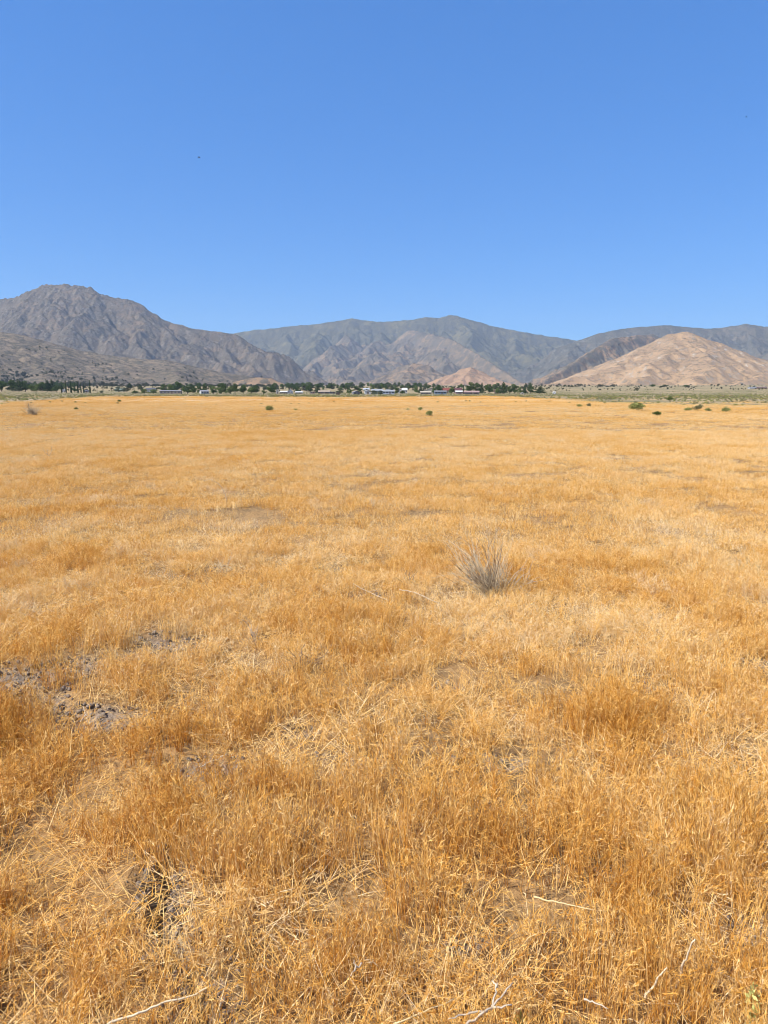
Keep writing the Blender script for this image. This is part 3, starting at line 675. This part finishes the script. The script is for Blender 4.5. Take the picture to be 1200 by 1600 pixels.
def dry_shrub():
    p = onplane(52, 650); p[2] = gz1(p[0], p[1]); r = np.random.default_rng(14); D = p[1]; w, h = 25 / FPX * D, 18 / FPX * D
    t = obj('dry_shrub', None, None, p); tag(t, 'dry brown bare shrub fanning out at the left edge of the field', 'shrub'); a_, b_ = MB(), MB()
    for i in range(90):
        d = np.array([r.normal(-.12, .55), r.normal(0, .5), 1.]); d /= np.linalg.norm(d); branch(a_ if i % 2 else b_, r, [r.normal(0, .1 * w), r.normal(0, .1 * w), -.02], d, h * r.uniform(.6, 1.05), .009, 1, .08, 4, 3, .35)
    obj('branches', a_.mesh('branches', [M_DEAD], True), t); obj('dark_branches', b_.mesh('dark_branches', [M_DARKTWIG], True), t)
dry_shrub()
def stick(name, label, lines, rad, mat, cat='stick', D=None, z=.10):
    """pieces lying on the grass (pixels met at height z) or standing at distance D"""
    m = MB(); r = np.random.default_rng(int(lines[0][0][0] * 7 + lines[0][0][1])); org = None
    for li, L in enumerate(lines):
        P = []
        for q in L:
            if D: P.append(at(q[0], q[1], D))
            else: zz = q[2] if len(q) > 2 else z; P.append(onplane(q[0], q[1], zz))
        P = np.array(P); 
        t = np.linspace(0, len(P) - 1, 3 * len(P)); Q = np.stack([np.interp(t, range(len(P)), P[:, k]) for k in range(3)], -1); Q[1:-1] = .25 * Q[:-2] + .5 * Q[1:-1] + .25 * Q[2:]
        Q[1:-1] += r.normal(0, rad * .5, Q[1:-1].shape)
        if org is None: org = Q[0].copy()
        m.tube(Q - org, np.linspace(rad * (1 if li == 0 else .75), rad * .5, len(Q)), 6)
    return tag(obj(name, m.mesh(name, [mat], True), None, org), label, cat)
stick('stick', 'white forked stick lying at the bottom edge of the photo', [[(715, 1608), (745, 1590), (768, 1574), (786, 1555), (801, 1536)], [(768, 1574), (774, 1555), (777, 1536)], [(762, 1580), (735, 1583), (700, 1592)], [(777, 1541), (769, 1533)], [(770, 1574), (800, 1570)]], .0036, M_BLEACH, z=.12)
stick('stick', 'thin pale straw stem beside the white forked stick', [[(615, 1600), (660, 1582), (710, 1560)]], .0024, M_STRAW, z=.11)
stick('stick', 'long thin grey stick at the lower left, crossing the rut', [[(150, 1608), (190, 1592), (225, 1581), (260, 1567), (300, 1556), (335, 1538)]], .0034, M_DEAD, z=.11)
stick('stick', 'grey stick leaning upright, upper of two at the lower right', [[(1055, 1545, .03), (1063, 1520, .08), (1074, 1494, .15), (1086, 1468, .22)]], .0036, M_DEAD)
stick('stick', 'grey stick leaning in straw, lower of two at the lower right', [[(1008, 1560, .05), (1024, 1535, .09), (1042, 1512, .14)]], .0034, M_DEAD)
stick('stick', 'short grey stick at the lower right edge', [[(1188, 1555, .03), (1192, 1530, .09)]], .003, M_DEAD)
stick('straw_stem', 'straight straw stem rising beside the rut at left', [[(291, 1470, .02), (296, 1430, .08), (302, 1383, .17)]], .003, M_STRAW, 'stem')
stick('straw_stem', 'golden stem bent over the grass at right, almost level', [[(834, 1401), (862, 1408), (890, 1414), (927, 1422)]], .0026, M_STRAW, 'stem', z=.17)
stick('straw_stem', 'pale level stem left of the lower right grey sticks', [[(912, 1561), (930, 1566), (950, 1576)]], .0026, M_BLEACH, 'stem', z=.10)
stick('straw_stem', 'pale twisted stem in the grass left of centre bottom', [[(565, 1505), (556, 1512), (548, 1525)], [(556, 1512), (552, 1500)]], .003, M_BLEACH, 'stem', z=.12)
stick('straw_stem', 'tall pale stem arching left above the grass, left of centre', [[(355, 787), (353, 775), (347, 762), (338, 753), (329, 749), (318, 751)]], .005, M_BLEACH, 'stem', D=10.3)
stick('straw_stem', 'pale forked stem standing at the far left, mid-field', [[(77, 713), (70, 707), (66, 699)], [(77, 713), (80, 705), (81, 697)], [(74, 711), (74, 702)]], .007, M_BLEACH, 'stem', D=17.5)
stick('stick', 'pale stick lying left of the leafless shrub, nearer piece', [[(552, 912), (575, 925), (607, 938)], [(575, 925), (590, 922)]], .004, M_BLEACH, z=.08)
stick('stick', 'pale curved stick lying just left of the leafless shrub', [[(624, 921), (645, 925), (664, 932), (684, 942)]], .0035, M_BLEACH, z=.10)
stick('stick', 'grey stick in the trampled grass at the middle left', [[(312, 1198), (335, 1188), (356, 1178)]], .003, M_DEAD, z=.08)
stick('stick', 'short white stick standing in the trampled grass at middle left', [[(361, 1212, .01), (366, 1196, .06), (371, 1180, .12)]], .003, M_BLEACH)
stick('stick', 'white stick on the bare earth patch at left', [[(126, 1128), (134, 1118), (130, 1104)]], .003, M_BLEACH, z=.05)
def weed(px, py, hpx, label, mat, seed, n=14, spread=.6, name='dry_weed'):
    p = onplane(px, py); p[2] = gz1(p[0], p[1]); r = np.random.default_rng(seed); h = hpx / FPX * np.hypot(p[1], CAMZ); m = MB()
    for i in range(n):
        d = np.array([r.normal(0, spread), r.normal(0, spread), 1.]); d /= np.linalg.norm(d); branch(m, r, [r.normal(0, .02), r.normal(0, .02), -.01], d, h * r.uniform(.6, 1.1), .0028, 2, .16, 5, 3, .6)
    return tag(obj(name, m.mesh(name, [mat], True), None, p), label, 'weed')
weed(1078, 898, 30, 'pale curly dried weed in the grass right of the leafless shrub', M_STRAW, 31)
weed(1182, 900, 42, 'spreading straw coloured weed at the right edge, mid-field', M_STRAW, 33, 12, .8)
weed(352, 890, 26, 'grey dried weed on the bare patch left of centre', M_DEAD, 35, 12, .9)
weed(640, 918, 22, 'brown bare weed between two pale sticks', M_DARKTWIG, 36, 9, .7)
weed(395, 1010, 40, 'whitish wiry weed standing in the grass left of centre', M_BLEACH, 37, 7, .35)
weed(475, 1055, 40, 'brown wiry weed in the middle of the field', M_DARKTWIG, 38, 8, .5)
weed(580, 793, 16, 'small grey weed out in the mid-field', M_DEAD, 39, 9, .6)
M_SPRIG = mat_leaf('green_sprig', (.40, .40, .13), (.52, .52, .18), (.6, .58, .25)); 
def sprig(px, py, h, label, seed):
    p = onplane(px, py); p[2] = gz1(p[0], p[1]); t = obj('green_weed', None, None, p); tag(t, label, 'weed'); m = MB(); m.tube([(0, 0, -.01), (.004, 0, h * .5), (0, .004, h)], [.002, .0016, .001], 5)
    obj('stem', m.mesh('stem', [M_SPRIG], True, 'bl'), t); obj('foliage', leaves(seed, 70, [(0, 0, h * .55, .02, .02, h * .5)], .008, .8, M_SPRIG), t)
sprig(1172, 1598, .13, 'pale green sprig at the bottom right corner', 41)
sprig(812, 1600, .04, 'low pale green sprig at the bottom edge right of the forked stick', 42)

# ------------------------------------------------------------------ trees
M_T1 = mat_leaf('broad_leaf', (.04, .065, .022), (.085, .125, .042), (.15, .20, .075), .3)
M_T2 = mat_leaf('light_leaf', (.07, .105, .03), (.13, .18, .055), (.21, .26, .09), .3)
M_T3 = mat_leaf('conifer_leaf', (.026, .042, .02), (.052, .078, .034), (.09, .12, .055), .15)
M_T4 = mat_leaf('grey_leaf', (.07, .085, .045), (.13, .15, .085), (.21, .22, .135), .25)
def tree_mesh(seed, kind):
    """unit tree: height 1, width about 1"""
    r = np.random.default_rng(seed); m = MB()
    if kind == 'cypress':
        lob = [(r.normal(0, .03), r.normal(0, .03), .10 + .86 * i / 9, .5 * (1 - .9 * abs(i / 9 - .22) ** 1.1) * .9 + .02, .5 * (1 - .9 * abs(i / 9 - .22) ** 1.1) * .9 + .02, .11) for i in range(10)]
        m.tube([(0, 0, -.02), (0, 0, .5), (0, 0, .9)], [.10, .06, .01], 6); cr = leaves(seed, 1300, lob, .035, 1.6, M_T3, 'crown', 1.2)
    elif kind == 'conifer':
        lob = [(r.normal(0, .07), r.normal(0, .07), .14 + .8 * i / 9, .50 * (1 - i / 9.6) ** .75 + .03, .50 * (1 - i / 9.6) ** .75 + .03, .085) for i in range(10)]
        m.tube([(0, 0, -.02), (0, 0, .5), (0, 0, .97)], [.035, .022, .004], 6); cr = leaves(seed, 1500, lob, .04, .1, M_T3, 'crown', 1.8)
    else:
        L = []
        for i in range(11):
            a = i * 2.4 + r.uniform(-.4, .4); q = .32 * math.sqrt((i + .5) / 11); s = r.uniform(.13, .20)
            L.append((q * math.cos(a), q * math.sin(a), r.uniform(.30, .80) - .25 * q, s, s, s * r.uniform(.65, .95)))
        L.append((0, 0, .82, .2, .2, .15)); L.append((.1, -.05, .3, .26, .26, .16))
        m.tube([(0, 0, -.02), (.01, 0, .2), (0, .01, .45)], [.035, .028, .02], 6)
        for l in L[::2]: m.tube([(0, 0, .22), (l[0] * .5, l[1] * .5, .22 + .5 * (l[2] - .22)), l[:3]], [.018, .012, .005], 5)
        cr = leaves(seed, 1700, L, .036, .1, {'broad': M_T1, 'light': M_T2, 'grey': M_T4}[kind], 'crown', 1.7)
    return cr, m.mesh('trunk', [M_BARK], True)
TP = {}
for k in ('cypress', 'conifer', 'broad', 'light', 'grey'):
    TP[k] = [tree_mesh(700 + 10 * j + sum(map(ord, k)), k) for j in range(3)]
NAMES = {'cypress': 'cypress_tree', 'conifer': 'pine_tree', 'broad': 'broadleaf_tree', 'light': 'light_green_tree', 'grey': 'grey_green_tree'}
def tree(px, D, wpx, hpx, kind, label, group=None, i=0, ):
    if kind != 'cypress': wpx *= 1.3; hpx *= 1.12
    p = place(px, D); w, h = wpx / FPX * D, hpx / FPX * D
    t = obj(NAMES[kind], None, None, p, random.uniform(0, 6.28)); tag(t, label, 'tree', group)
    cr, tr = TP[kind][i % 3]
    for nm, me in (('crown', cr), ('trunk', tr)):
        o = obj(nm, me, t); o.scale = (w * random.uniform(.92, 1.08), w * random.uniform(.92, 1.08), h)
    return t
# the dark grove at the left edge
for i, (px, D, w, h, k, l) in enumerate([
    (3, 700, 16, 15, 'broad', 'dark round tree cut by the left edge of the photo'),
    (20, 705, 13, 17, 'broad', 'dark tree starting the tall grove at left'),
    (30, 700, 15, 17, 'conifer', 'dark pine in the middle of the tall grove at left'),
    (40, 702, 14, 16, 'broad', 'dark tree ending the tall left part of the grove'),
    (50, 700, 9, 11, 'light', 'low light green tree in the dip of the left grove'),
    (58, 700, 12, 11, 'light', 'light green tree right of the dip in the left grove'),
    (66, 702, 12, 14, 'broad', 'dark tree in the right half of the left grove'),
    (74, 698, 12, 17, 'conifer', 'tallest pointed tree in the right half of the left grove'),
    (81, 705, 9, 17, 'conifer', 'narrow pine ending the left grove, beside the low tree'),
    (89, 695, 13, 10, 'broad', 'low dark tree between the left grove and the first cypress')]): tree(px, D, w, h, k, l, i=i)
for i, (px, h, w, nth) in enumerate([(96.5, 15.5, 2.6, 'first cypress from the left, before the small white house'), (103.5, 18.5, 2.8, 'second cypress from the left, right of the small white house'), (111.5, 18, 3.8, 'third cypress from the left, the thickest one'),
        (122, 17.5, 3.2, 'fourth cypress from the left, after the gap'), (126.8, 16.5, 2.3, 'fifth cypress from the left, thin and close to the fourth'), (131.3, 14.5, 2.5, 'sixth cypress from the left, the shortest'), (141, 19, 3.2, 'last cypress at the right, the tallest')]):
    tree(px, 655, w, h, 'cypress', 'slim dark ' + nth, 'row of cypresses', i)
for i, (px, D, w, h, k, l) in enumerate([
    (116, 700, 9, 7, 'broad', 'low tree behind the gap in the cypress row'),
    (159, 660, 6, 4, 'grey', 'low dark tree right of the lone pole at left'),
    (185, 720, 11, 8, 'grey', 'grey green tree, left of a pair between pole and mobile home'),
    (194, 725, 8, 7, 'grey', 'grey green tree, right of a pair between pole and mobile home'),
    (212, 640, 13, 4, 'broad', 'low dark hedge-like tree before the cream house'),
    (226, 650, 12, 7, 'light', 'light green tree before the cream house'),
    (240, 640, 14, 6, 'light', 'olive tree at the left end of the long mobile home'),
    (256, 720, 13, 12, 'broad', 'round tree behind the left end of the long mobile home'),
    (266, 735, 10, 12, 'light', 'light green tree behind the middle of the long mobile home'),
    (277, 715, 15, 16, 'broad', 'largest dark tree behind the long mobile home'),
    (287, 700, 5, 11, 'light', 'narrow bright green poplar right of the long mobile home'),
    (293, 610, 13, 12, 'broad', 'dark tree standing right of the long mobile home'),
    (303, 605, 11, 10, 'broad', 'dark bushy tree left of the small grey-roofed house'),
    (312, 660, 8, 12, 'broad', 'slim dark tree behind the left side of the small grey-roofed house'),
    (320, 690, 9, 14, 'broad', 'dark tree behind the small grey-roofed house'),
    (334, 610, 12, 11, 'light', 'light green tree right of the small grey-roofed house'),
    (346, 640, 14, 15, 'broad', 'tall dark tree beside the lone thin cypress mid-left'),
    (344, 605, 10, 9, 'light', 'low bright tree before the lone thin cypress mid-left'),
    (353, 632, 2.6, 15, 'cypress', 'lone thin cypress between the mid-left trees'),
    (360, 615, 14, 10, 'light', 'bright green spreading tree right of the lone thin cypress'),
    (367, 690, 12, 14, 'broad', 'dark tree behind the bright spreading tree mid-left'),
    (380, 625, 12, 11, 'broad', 'dark tree in the middle of the mid-left line'),
    (393, 640, 12, 10, 'light', 'broad green tree, left half of the last mid-left clump'),
    (400, 630, 13, 12, 'broad', 'dark green tree, right half of the last mid-left clump'),
    (412, 580, 7, 6, 'broad', 'small round tree alone before the last mid-left clump'),
    (425, 690, 14, 10, 'broad', 'round dark tree left of the small white-roofed houses'),
    (465, 690, 12, 10, 'broad', 'dark tree behind the low white-roofed house'),
    (483, 720, 10, 11, 'broad', 'dark tree right of the low white-roofed house'),
    (497, 690, 9, 11, 'conifer', 'pine left of the long brown-roofed house'),
    (531, 640, 11, 8, 'grey', 'grey green tree at the right end of the long brown-roofed house'),
    (546, 625, 9, 7, 'light', 'olive tree left of the grey shed'),
    (562, 545, 8, 9, 'broad', 'dark tree between the grey shed and the white barn'),
    (584, 508, 12, 6, 'grey', 'grey green low tree hiding the front of the white barn'),
    (594, 512, 10, 6, 'grey', 'grey green low tree left of the pale blue house'),
    (620, 545, 7, 10, 'broad', 'dark tree at the right end of the pale blue house'),
    (629, 600, 10, 5, 'broad', 'low dark tree before the little white house on the rise'),
    (650, 700, 9, 11, 'light', 'light tree in the gap right of the little white house'),
    (657, 690, 7, 9, 'conifer', 'dark pointed pine left of the cream gabled house'),
    (678, 590, 9, 9, 'broad', 'tree between the cream gabled house and the blue house'),
    (686, 690, 9, 12, 'broad', 'dark tree behind the blue house'),
    (706, 600, 9, 10, 'light', 'light tree between the two red-roofed buildings'),
    (724, 560, 3.5, 13, 'cypress', 'thin dark cypress left of the long pink-roofed house'),
    (735, 640, 13, 17, 'broad', 'tall tree behind the left of the long pink-roofed house'),
    (745, 645, 13, 16, 'broad', 'tall dark tree behind the right of the long pink-roofed house'),
    (753, 640, 9, 15, 'conifer', 'pine at the right end of the long pink-roofed house'),
    (764, 635, 13, 14, 'broad', 'round tree standing apart right of the pink-roofed house'),
    (777, 650, 9, 8, 'light', 'low tree before the hidden brown roof'),
    (787, 625, 10, 16, 'conifer', 'pointed pine, tallest of the right hand clump'),
    (796, 630, 9, 11, 'broad', 'dark tree right of the tallest pointed pine'),
    (804, 625, 11, 13, 'broad', 'round dark tree in the middle of the right hand clump'),
    (812, 622, 8, 10, 'light', 'lighter tree ending the right hand clump'),
    (820, 615, 7, 9, 'conifer', 'small pine just right of the right hand clump'),
    (829, 640, 11, 11, 'broad', 'round tree standing alone, second from the right end'),
    (843, 620, 13, 10, 'conifer', 'dark tree at the right end of the tree line'),
    (1020, 1150, 10, 4, 'broad', 'small dark tree at the foot of the tan hill'),
    (1038, 1150, 12, 3.5, 'grey', 'low wide tree at the foot of the tan hill'),
    (1072, 1150, 12, 3, 'broad', 'low dark tree below the tan hill, rightmost')]): tree(px, D, w, h, k, l, i=i)
for i in range(190):     # the trees of the farther streets
    px = random.uniform(425, 660) if i < 110 else random.choice([random.uniform(200, 420), random.uniform(650, 840), random.uniform(0, 120)])
    D = random.uniform(840, 1450) if i < 110 else random.uniform(820, 1250)
    tree(px, D, random.uniform(5, 9), random.uniform(4.5, 8.5) * (900 / D) ** .3, random.choice(['broad', 'broad', 'conifer', 'grey', 'light']), 'dark tree among the farther streets behind the settlement', 'trees of the farther streets', i)

# ------------------------------------------------------------------ houses
def paint(name, c, rough=.7):
    t = NT(name); n = t.noise(t.pos(), .8, 5, .65)
    return t.diffuse(t.mix(t.ramp(n, .35, .7, 0, .35), c, tuple(v * .72 for v in c)), rough)
PC = {}
def pm(c):
    if c not in PC: PC[c] = paint('paint_%d' % len(PC), c)
    return PC[c]
M_GLASS = NT('window_glass'); M_GLASS = M_GLASS.diffuse((.03, .035, .045), .15, spec=.5)
WHITE, CREAM, GREY, BLUE, TANW, BROWN, PINK, PALE, GREEN = (.50, .50, .48), (.36, .32, .25), (.22, .22, .23), (.18, .23, .29), (.30, .24, .18), (.14, .10, .075), (.30, .21, .19), (.38, .41, .46), (.25, .31, .25)
RED, MAROON, DGREY, LGREY, SILVER = (.19, .065, .05), (.11, .05, .052), (.09, .09, .10), (.20, .20, .21), (.26, .27, .28)
def house(px0, px1, D, hpx, wall, roof, label, kind='gable', depth=.7, rot=0, name='house', cat='house', rise=.4, nwin=3, door=True):
    c = place((px0 + px1) / 2, D); w, h = (px1 - px0) / FPX * D, hpx * .88 / FPX * D; d = max(2.2, min(w * depth, 9)); hw, hd = w / 2, d / 2
    t = obj(name, None, None, c, R(rot)); tag(t, label, cat)
    hr = h * rise if kind != 'flat' else h * .1; wh = h - hr
    m = MB(); m.box(-hw, hw, -hd, hd, -.6, wh)
    if kind == 'gable':   # gable ends
        for s in (-1, 1): m.add([(s * hw, -hd, wh), (s * hw, hd, wh), (s * hw, 0, h - .08)], [(0, 1, 2) if s > 0 else (2, 1, 0)])
    if kind == 'front':
        for s in (-1, 1): m.add([(-hw, s * hd, wh), (hw, s * hd, wh), (0, s * hd, h - .08)], [(0, 1, 2) if s < 0 else (2, 1, 0)])
    obj('wall', m.mesh('wall', [pm(wall)]), t)
    m = MB(); e = .35; th = .14
    if kind == 'gable':
        for s in (-1, 1):
            a, b = np.array([0, s * (hd + e), wh - e * hr / hd * .5]), np.array([0, 0, h]); u = np.array([hw + e, 0, 0]); up = np.array([0, 0, th])
            m.add([a - u, a + u, b + u, b - u, a - u + up, a + u + up, b + u + up, b - u + up], [(3, 2, 1, 0), (4, 5, 6, 7), (0, 1, 5, 4), (1, 2, 6, 5), (2, 3, 7, 6), (3, 0, 4, 7)])
    elif kind == 'front':
        for s in (-1, 1):
            a, b = np.array([s * (hw + e), 0, wh - e * hr / hw * .5]), np.array([0, 0, h]); u = np.array([0, hd + e, 0]); up = np.array([0, 0, th])
            m.add([a - u, a + u, b + u, b - u, a - u + up, a + u + up, b + u + up, b - u + up], [(3, 2, 1, 0), (4, 5, 6, 7), (0, 1, 5, 4), (1, 2, 6, 5), (2, 3, 7, 6), (3, 0, 4, 7)])
    else: m.box(-hw - e, hw + e, -hd - e, hd + e, wh, h)
    obj('roof', m.mesh('roof', [pm(roof)]), t)
    n = nwin; slots = n + (1 if door else 0)
    for k in range(slots):
        x = -hw + w * (k + .5) / slots
        if door and k == slots // 2:
            m = MB(); m.box(x - .45, x + .45, -hd - .05, -hd + .02, .05, min(2.05, wh * .92)); obj('door', m.mesh('door', [pm(BROWN if wall != BROWN else CREAM)]), t)
        else:
            ww = min(.75, w / slots * .3); z0, z1 = wh * .42, wh * .82
            m = MB(); m.box(x - ww - .08, x + ww + .08, -hd - .04, -hd + .02, z0 - .08, z1 + .08); f = obj('window', m.mesh('window', [pm(WHITE)]), t)
            m = MB(); m.box(x - ww, x + ww, -hd - .06, -hd - .01, z0, z1); obj('pane', m.mesh('pane', [M_GLASS]), f)
    return t
house(97.5, 103, 690, 5, WHITE, SILVER, 'small white house between the first two cypresses', 'front', 1, 0, nwin=1)
house(131, 138, 690, 4.5, GREY, DGREY, 'grey shed partly behind the sixth cypress', nwin=1)
house(181, 193, 760, 4.5, GREEN, GREEN, 'dull green low house behind the pair of grey green trees', rise=.3)
house(229, 243, 790, 5.5, CREAM, DGREY, 'cream house with dark roof left of the long mobile home', rise=.5)
house(231, 240, 730, 3, WHITE, WHITE, 'low white shed below the cream house', 'flat', nwin=1)
house(251, 283, 600, 6, TANW, LGREY, 'long low mobile home with grey roof in the left tree line', 'gable', .25, 2, rise=.22, nwin=5)
house(313, 325, 600, 6.5, WHITE, GREY, 'small white house with grey roof between dark trees at left', 'gable', .7, 32, rise=.35, nwin=2)
house(432, 435, 640, 7, WHITE, SILVER, 'narrow white shed left of the small white-roofed houses', 'flat', 1, nwin=0)
house(438, 449, 640, 4.5, TANW, WHITE, 'tan house with white roof, leftmost of the small trio', rise=.35)
house(450, 457, 670, 7, PALE, SILVER, 'taller pale house with white roof, middle of the small trio', 'front', 1, nwin=2)
house(462, 473, 640, 3.8, GREY, WHITE, 'low house with bright white roof, rightmost of the small trio', rise=.4)
house(485, 492, 630, 3.8, PINK, TANW, 'little pinkish shed left of the long brown-roofed house', 'flat', 1, nwin=1)
house(498, 516, 640, 5.5, BROWN, TANW, 'long low brown house with pale roof at the field edge', rise=.45, nwin=4)
house(515, 524, 625, 3.6, LGREY, LGREY, 'low grey shed at the right end of the long brown house', 'flat', nwin=1)
house(551, 561, 535, 6, GREY, LGREY, 'grey gabled shed left of the white barn', 'front', .9, 18, rise=.45, nwin=1)
house(570, 579, 535, 7.5, WHITE, WHITE, 'bright white barn end facing the field', 'front', .9, 8, rise=.28, nwin=0)
house(581, 598, 560, 9, GREEN, SILVER, 'pale green house with white roof behind low trees', 'gable', .5, rise=.3, nwin=3)
house(598, 616, 530, 7.5, PALE, SILVER, 'pale blue house with whitish roof right of the green one', 'gable', .45, 0, rise=.3, nwin=3)
house(604, 609, 548, 9.5, WHITE, WHITE, 'white upper block rising behind the pale blue house', 'flat', 1, nwin=0, door=False)
house(568, 577, 860, 4, GREEN, PALE, 'pale green roofed house farther back behind the white barn', rise=.5)
house(622, 627, 680, 8, WHITE, SILVER, 'narrow white house left of the little white house on the rise', 'front', 1, nwin=1)
house(628, 636, 690, 9, WHITE, WHITE, 'little white house with white roof on the rise', 'gable', .8, rise=.35, nwin=2)
house(657, 673, 545, 5.5, TANW, CREAM, 'tan low house at the field edge before the cream gabled house', 'gable', .6, rise=.4)
house(664, 682, 680, 10, CREAM, CREAM, 'cream house with wide gable right of the dark pine', 'front', .8, rise=.45, nwin=2)
house(679, 697, 540, 6.5, BLUE, LGREY, 'blue grey house with shed roof at the field edge', 'gable', .5, rise=.25)
house(692, 703, 690, 9.5, TANW, RED, 'building with bright red roof behind the blue house', 'gable', .6, rise=.4)
house(709, 721, 690, 9.5, PINK, MAROON, 'building with maroon roof right of the red-roofed one', 'gable', .6, rise=.5)
house(712, 722, 560, 6, PINK, WHITE, 'pinkish house with white roof below the maroon roof', 'gable', .7, rise=.35)
house(725, 748, 545, 5.8, BROWN, PINK, 'long dark house with pinkish roof left of the tall trees', 'gable', .35, rise=.4, nwin=5)
house(773, 788, 660, 7, BROWN, BROWN, 'brown roofed house half hidden in the right hand clump', 'gable', .6, rise=.5)
house(814, 818, 560, 3, WHITE, WHITE, 'tiny white shed at the foot of the right hand clump', 'front', 1, nwin=0)
house(1170, 1180, 900, 2.8, PALE, SILVER, 'far pale low building at the right edge of the plain', rise=.4)
house(1182, 1196, 900, 3, MAROON, PINK, 'far reddish low building at the right edge of the plain', rise=.4)
# vehicles at the edge of the field
def trailer(px, D, wpx, hpx, body, label, name, cat, rot=0):
    c = place(px, D); w, h = wpx / FPX * D, hpx / FPX * D; t = obj(name, None, None, c, R(rot)); tag(t, label, cat); d = w * .5
    r_ = h * .16; m = MB(); x0, x1 = -w / 2, w / 2; z0 = r_ * 1.1
    prof = [(x0, z0), (x1, z0), (x1, h * .55), (x1 - .08 * w, h * .92), (x1 - .16 * w, h), (x0 + .1 * w, h), (x0, h * .85)]; n = len(prof)
    m.add([(a, -d / 2, b) for a, b in prof] + [(a, d / 2, b) for a, b in prof], [tuple(range(n)), tuple(range(2 * n - 1, n - 1, -1))] + [(i, i + n, (i + 1) % n + n, (i + 1) % n) for i in range(n)])
    obj('body', m.mesh('body', [pm(body)]), t)
    for sx in (-.28, .28):
        for sy in (-1, 1):
            m = MB(); m.tube([(sx * w, sy * d * .5 - .1, r_), (sx * w, sy * d * .5 + .1, r_)], r_, 12); obj('wheel', m.mesh('wheel', [pm((.03, .03, .03))]), t)
    for k in (-.2, .12):
        m = MB(); m.box(k * w - .12 * w, k * w + .12 * w, -d / 2 - .03, -d / 2 + .01, h * .58, h * .84); obj('window', m.mesh('window', [M_GLASS]), t)
trailer(528, 470, 6, 4, (.10, .075, .055), 'dark brown trailer parked on the scrub before the long brown house', 'trailer', 'trailer')
trailer(866, 560, 4.5, 4, (.8, .8, .78), 'small white trailer alone on the plain right of the tree line', 'trailer', 'trailer')
# utility poles
def pole(px, D, hpx, label):
    c = place(px, D); h = hpx / FPX * D; t = obj('utility_pole', None, None, c); tag(t, label, 'pole', 'utility poles')
    m = MB(); m.tube([(0, 0, -.3), (0, 0, h)], [.22, .16], 8); obj('post', m.mesh('post', [M_BARK], True), t)
    m = MB(); m.box(-1.1, 1.1, -.08, .08, h - .75, h - .55); obj('crossarm', m.mesh('crossarm', [M_BARK]), t)
    for x in (-.95, 0, .95):
        m = MB(); z = h - .55 if x else h; m.tube([(x, 0, z), (x, 0, z + .14), (x, 0, z + .22)], [.05, .07, .03], 6); obj('insulator', m.mesh('insulator', [pm(LGREY)], True), t)
pole(152, 655, 13, 'lone wooden utility pole right of the tallest cypress')
pole(509.5, 760, 17, 'wooden utility pole rising behind the long brown house')
pole(258.5, 640, 14, 'wooden utility pole behind the long mobile home')

# ------------------------------------------------------------------ birds
M_BIRD = NT('bird_plumage'); M_BIRD = M_BIRD.diffuse(M_BIRD.mix(M_BIRD.noise(M_BIRD.pos(), 5, 3), (.02, .018, .016), (.05, .045, .04)), .7)
def bird(px, py, D, span, bank, head, label):
    s = span; st = []   # spine rings then two bent wings, one continuous surface
    import bmesh
    bm = bmesh.new()
    prof = [(-.34, .004, 0), (-.26, .05, .012), (-.16, .045, .03), (0, .06, .05), (.12, .055, .045), (.19, .03, .03), (.24, .032, .03), (.28, .018, .018), (.33, .004, .004)]
    rings = []
    for (yy, wx_, hz) in prof:
        hz = max(hz, .004); rings.append([bm.verts.new((s * wx_ * math.cos(a), s * yy, s * hz * math.sin(a))) for a in [k * math.pi / 4 for k in range(8)]])
    for a, b in zip(rings[:-1], rings[1:]):
        for k in range(8):
            side = k in (0, 7)
            bm.faces.new((a[k], a[(k + 1) % 8], b[(k + 1) % 8], b[k]))
    bm.faces.new(rings[0][::-1]); bm.faces.new(rings[-1])
    for sg, k in ((1, 0), (-1, 4)):
        lead, trail = rings[4][k], rings[2][k]; up0, up1 = lead, trail
        for (x, y0, y1, z) in ((.18, .14, -.10, .05), (.34, .12, -.09, .07), (.46, .03, -.09, .05), (.5, -.05, -.08, .04)):
            c, d = bm.verts.new((sg * s * x, s * y0, s * z)), bm.verts.new((sg * s * x, s * y1, s * z))
            bm.faces.new((up0, c, d, up1)); up0, up1 = c, d
    me = bpy.data.meshes.new('bird'); bm.to_mesh(me); bm.free(); me.materials.append(M_BIRD)
    o = obj('bird', me, None, at(px, py, D)); o.rotation_euler = (R(8), R(bank), R(head)); tag(o, label, 'bird', 'birds in the sky')
bird(311, 246, 150, .85, 38, -70, 'dark soaring bird, alone in the left half of the sky')
bird(1166, 182.5, 260, .85, 15, 60, 'tiny dark bird, upper of two at the right edge of the sky')
bird(1140, 198.5, 300, .85, -12, 80, 'tiny faint bird, lower of two at the right edge of the sky')

# ------------------------------------------------------------------ haze
def haze():
    m = bpy.data.materials.new('haze'); m.use_nodes = True; t = m.node_tree; t.nodes.clear(); o = t.nodes.new('ShaderNodeOutputMaterial'); v = t.nodes.new('ShaderNodeVolumePrincipled')
    v.inputs['Color'].default_value = (.57, .75, 1, 1); v.inputs['Density'].default_value = 4.7e-5; v.inputs['Anisotropy'].default_value = 0.1
    t.links.new(v.outputs[0], o.inputs['Volume'])
    b = MB(); b.box(-11400, 11400, -11400, 11400, -3, 1120); tag(obj('haze', b.mesh('haze', [m])), kind='stuff')
haze()
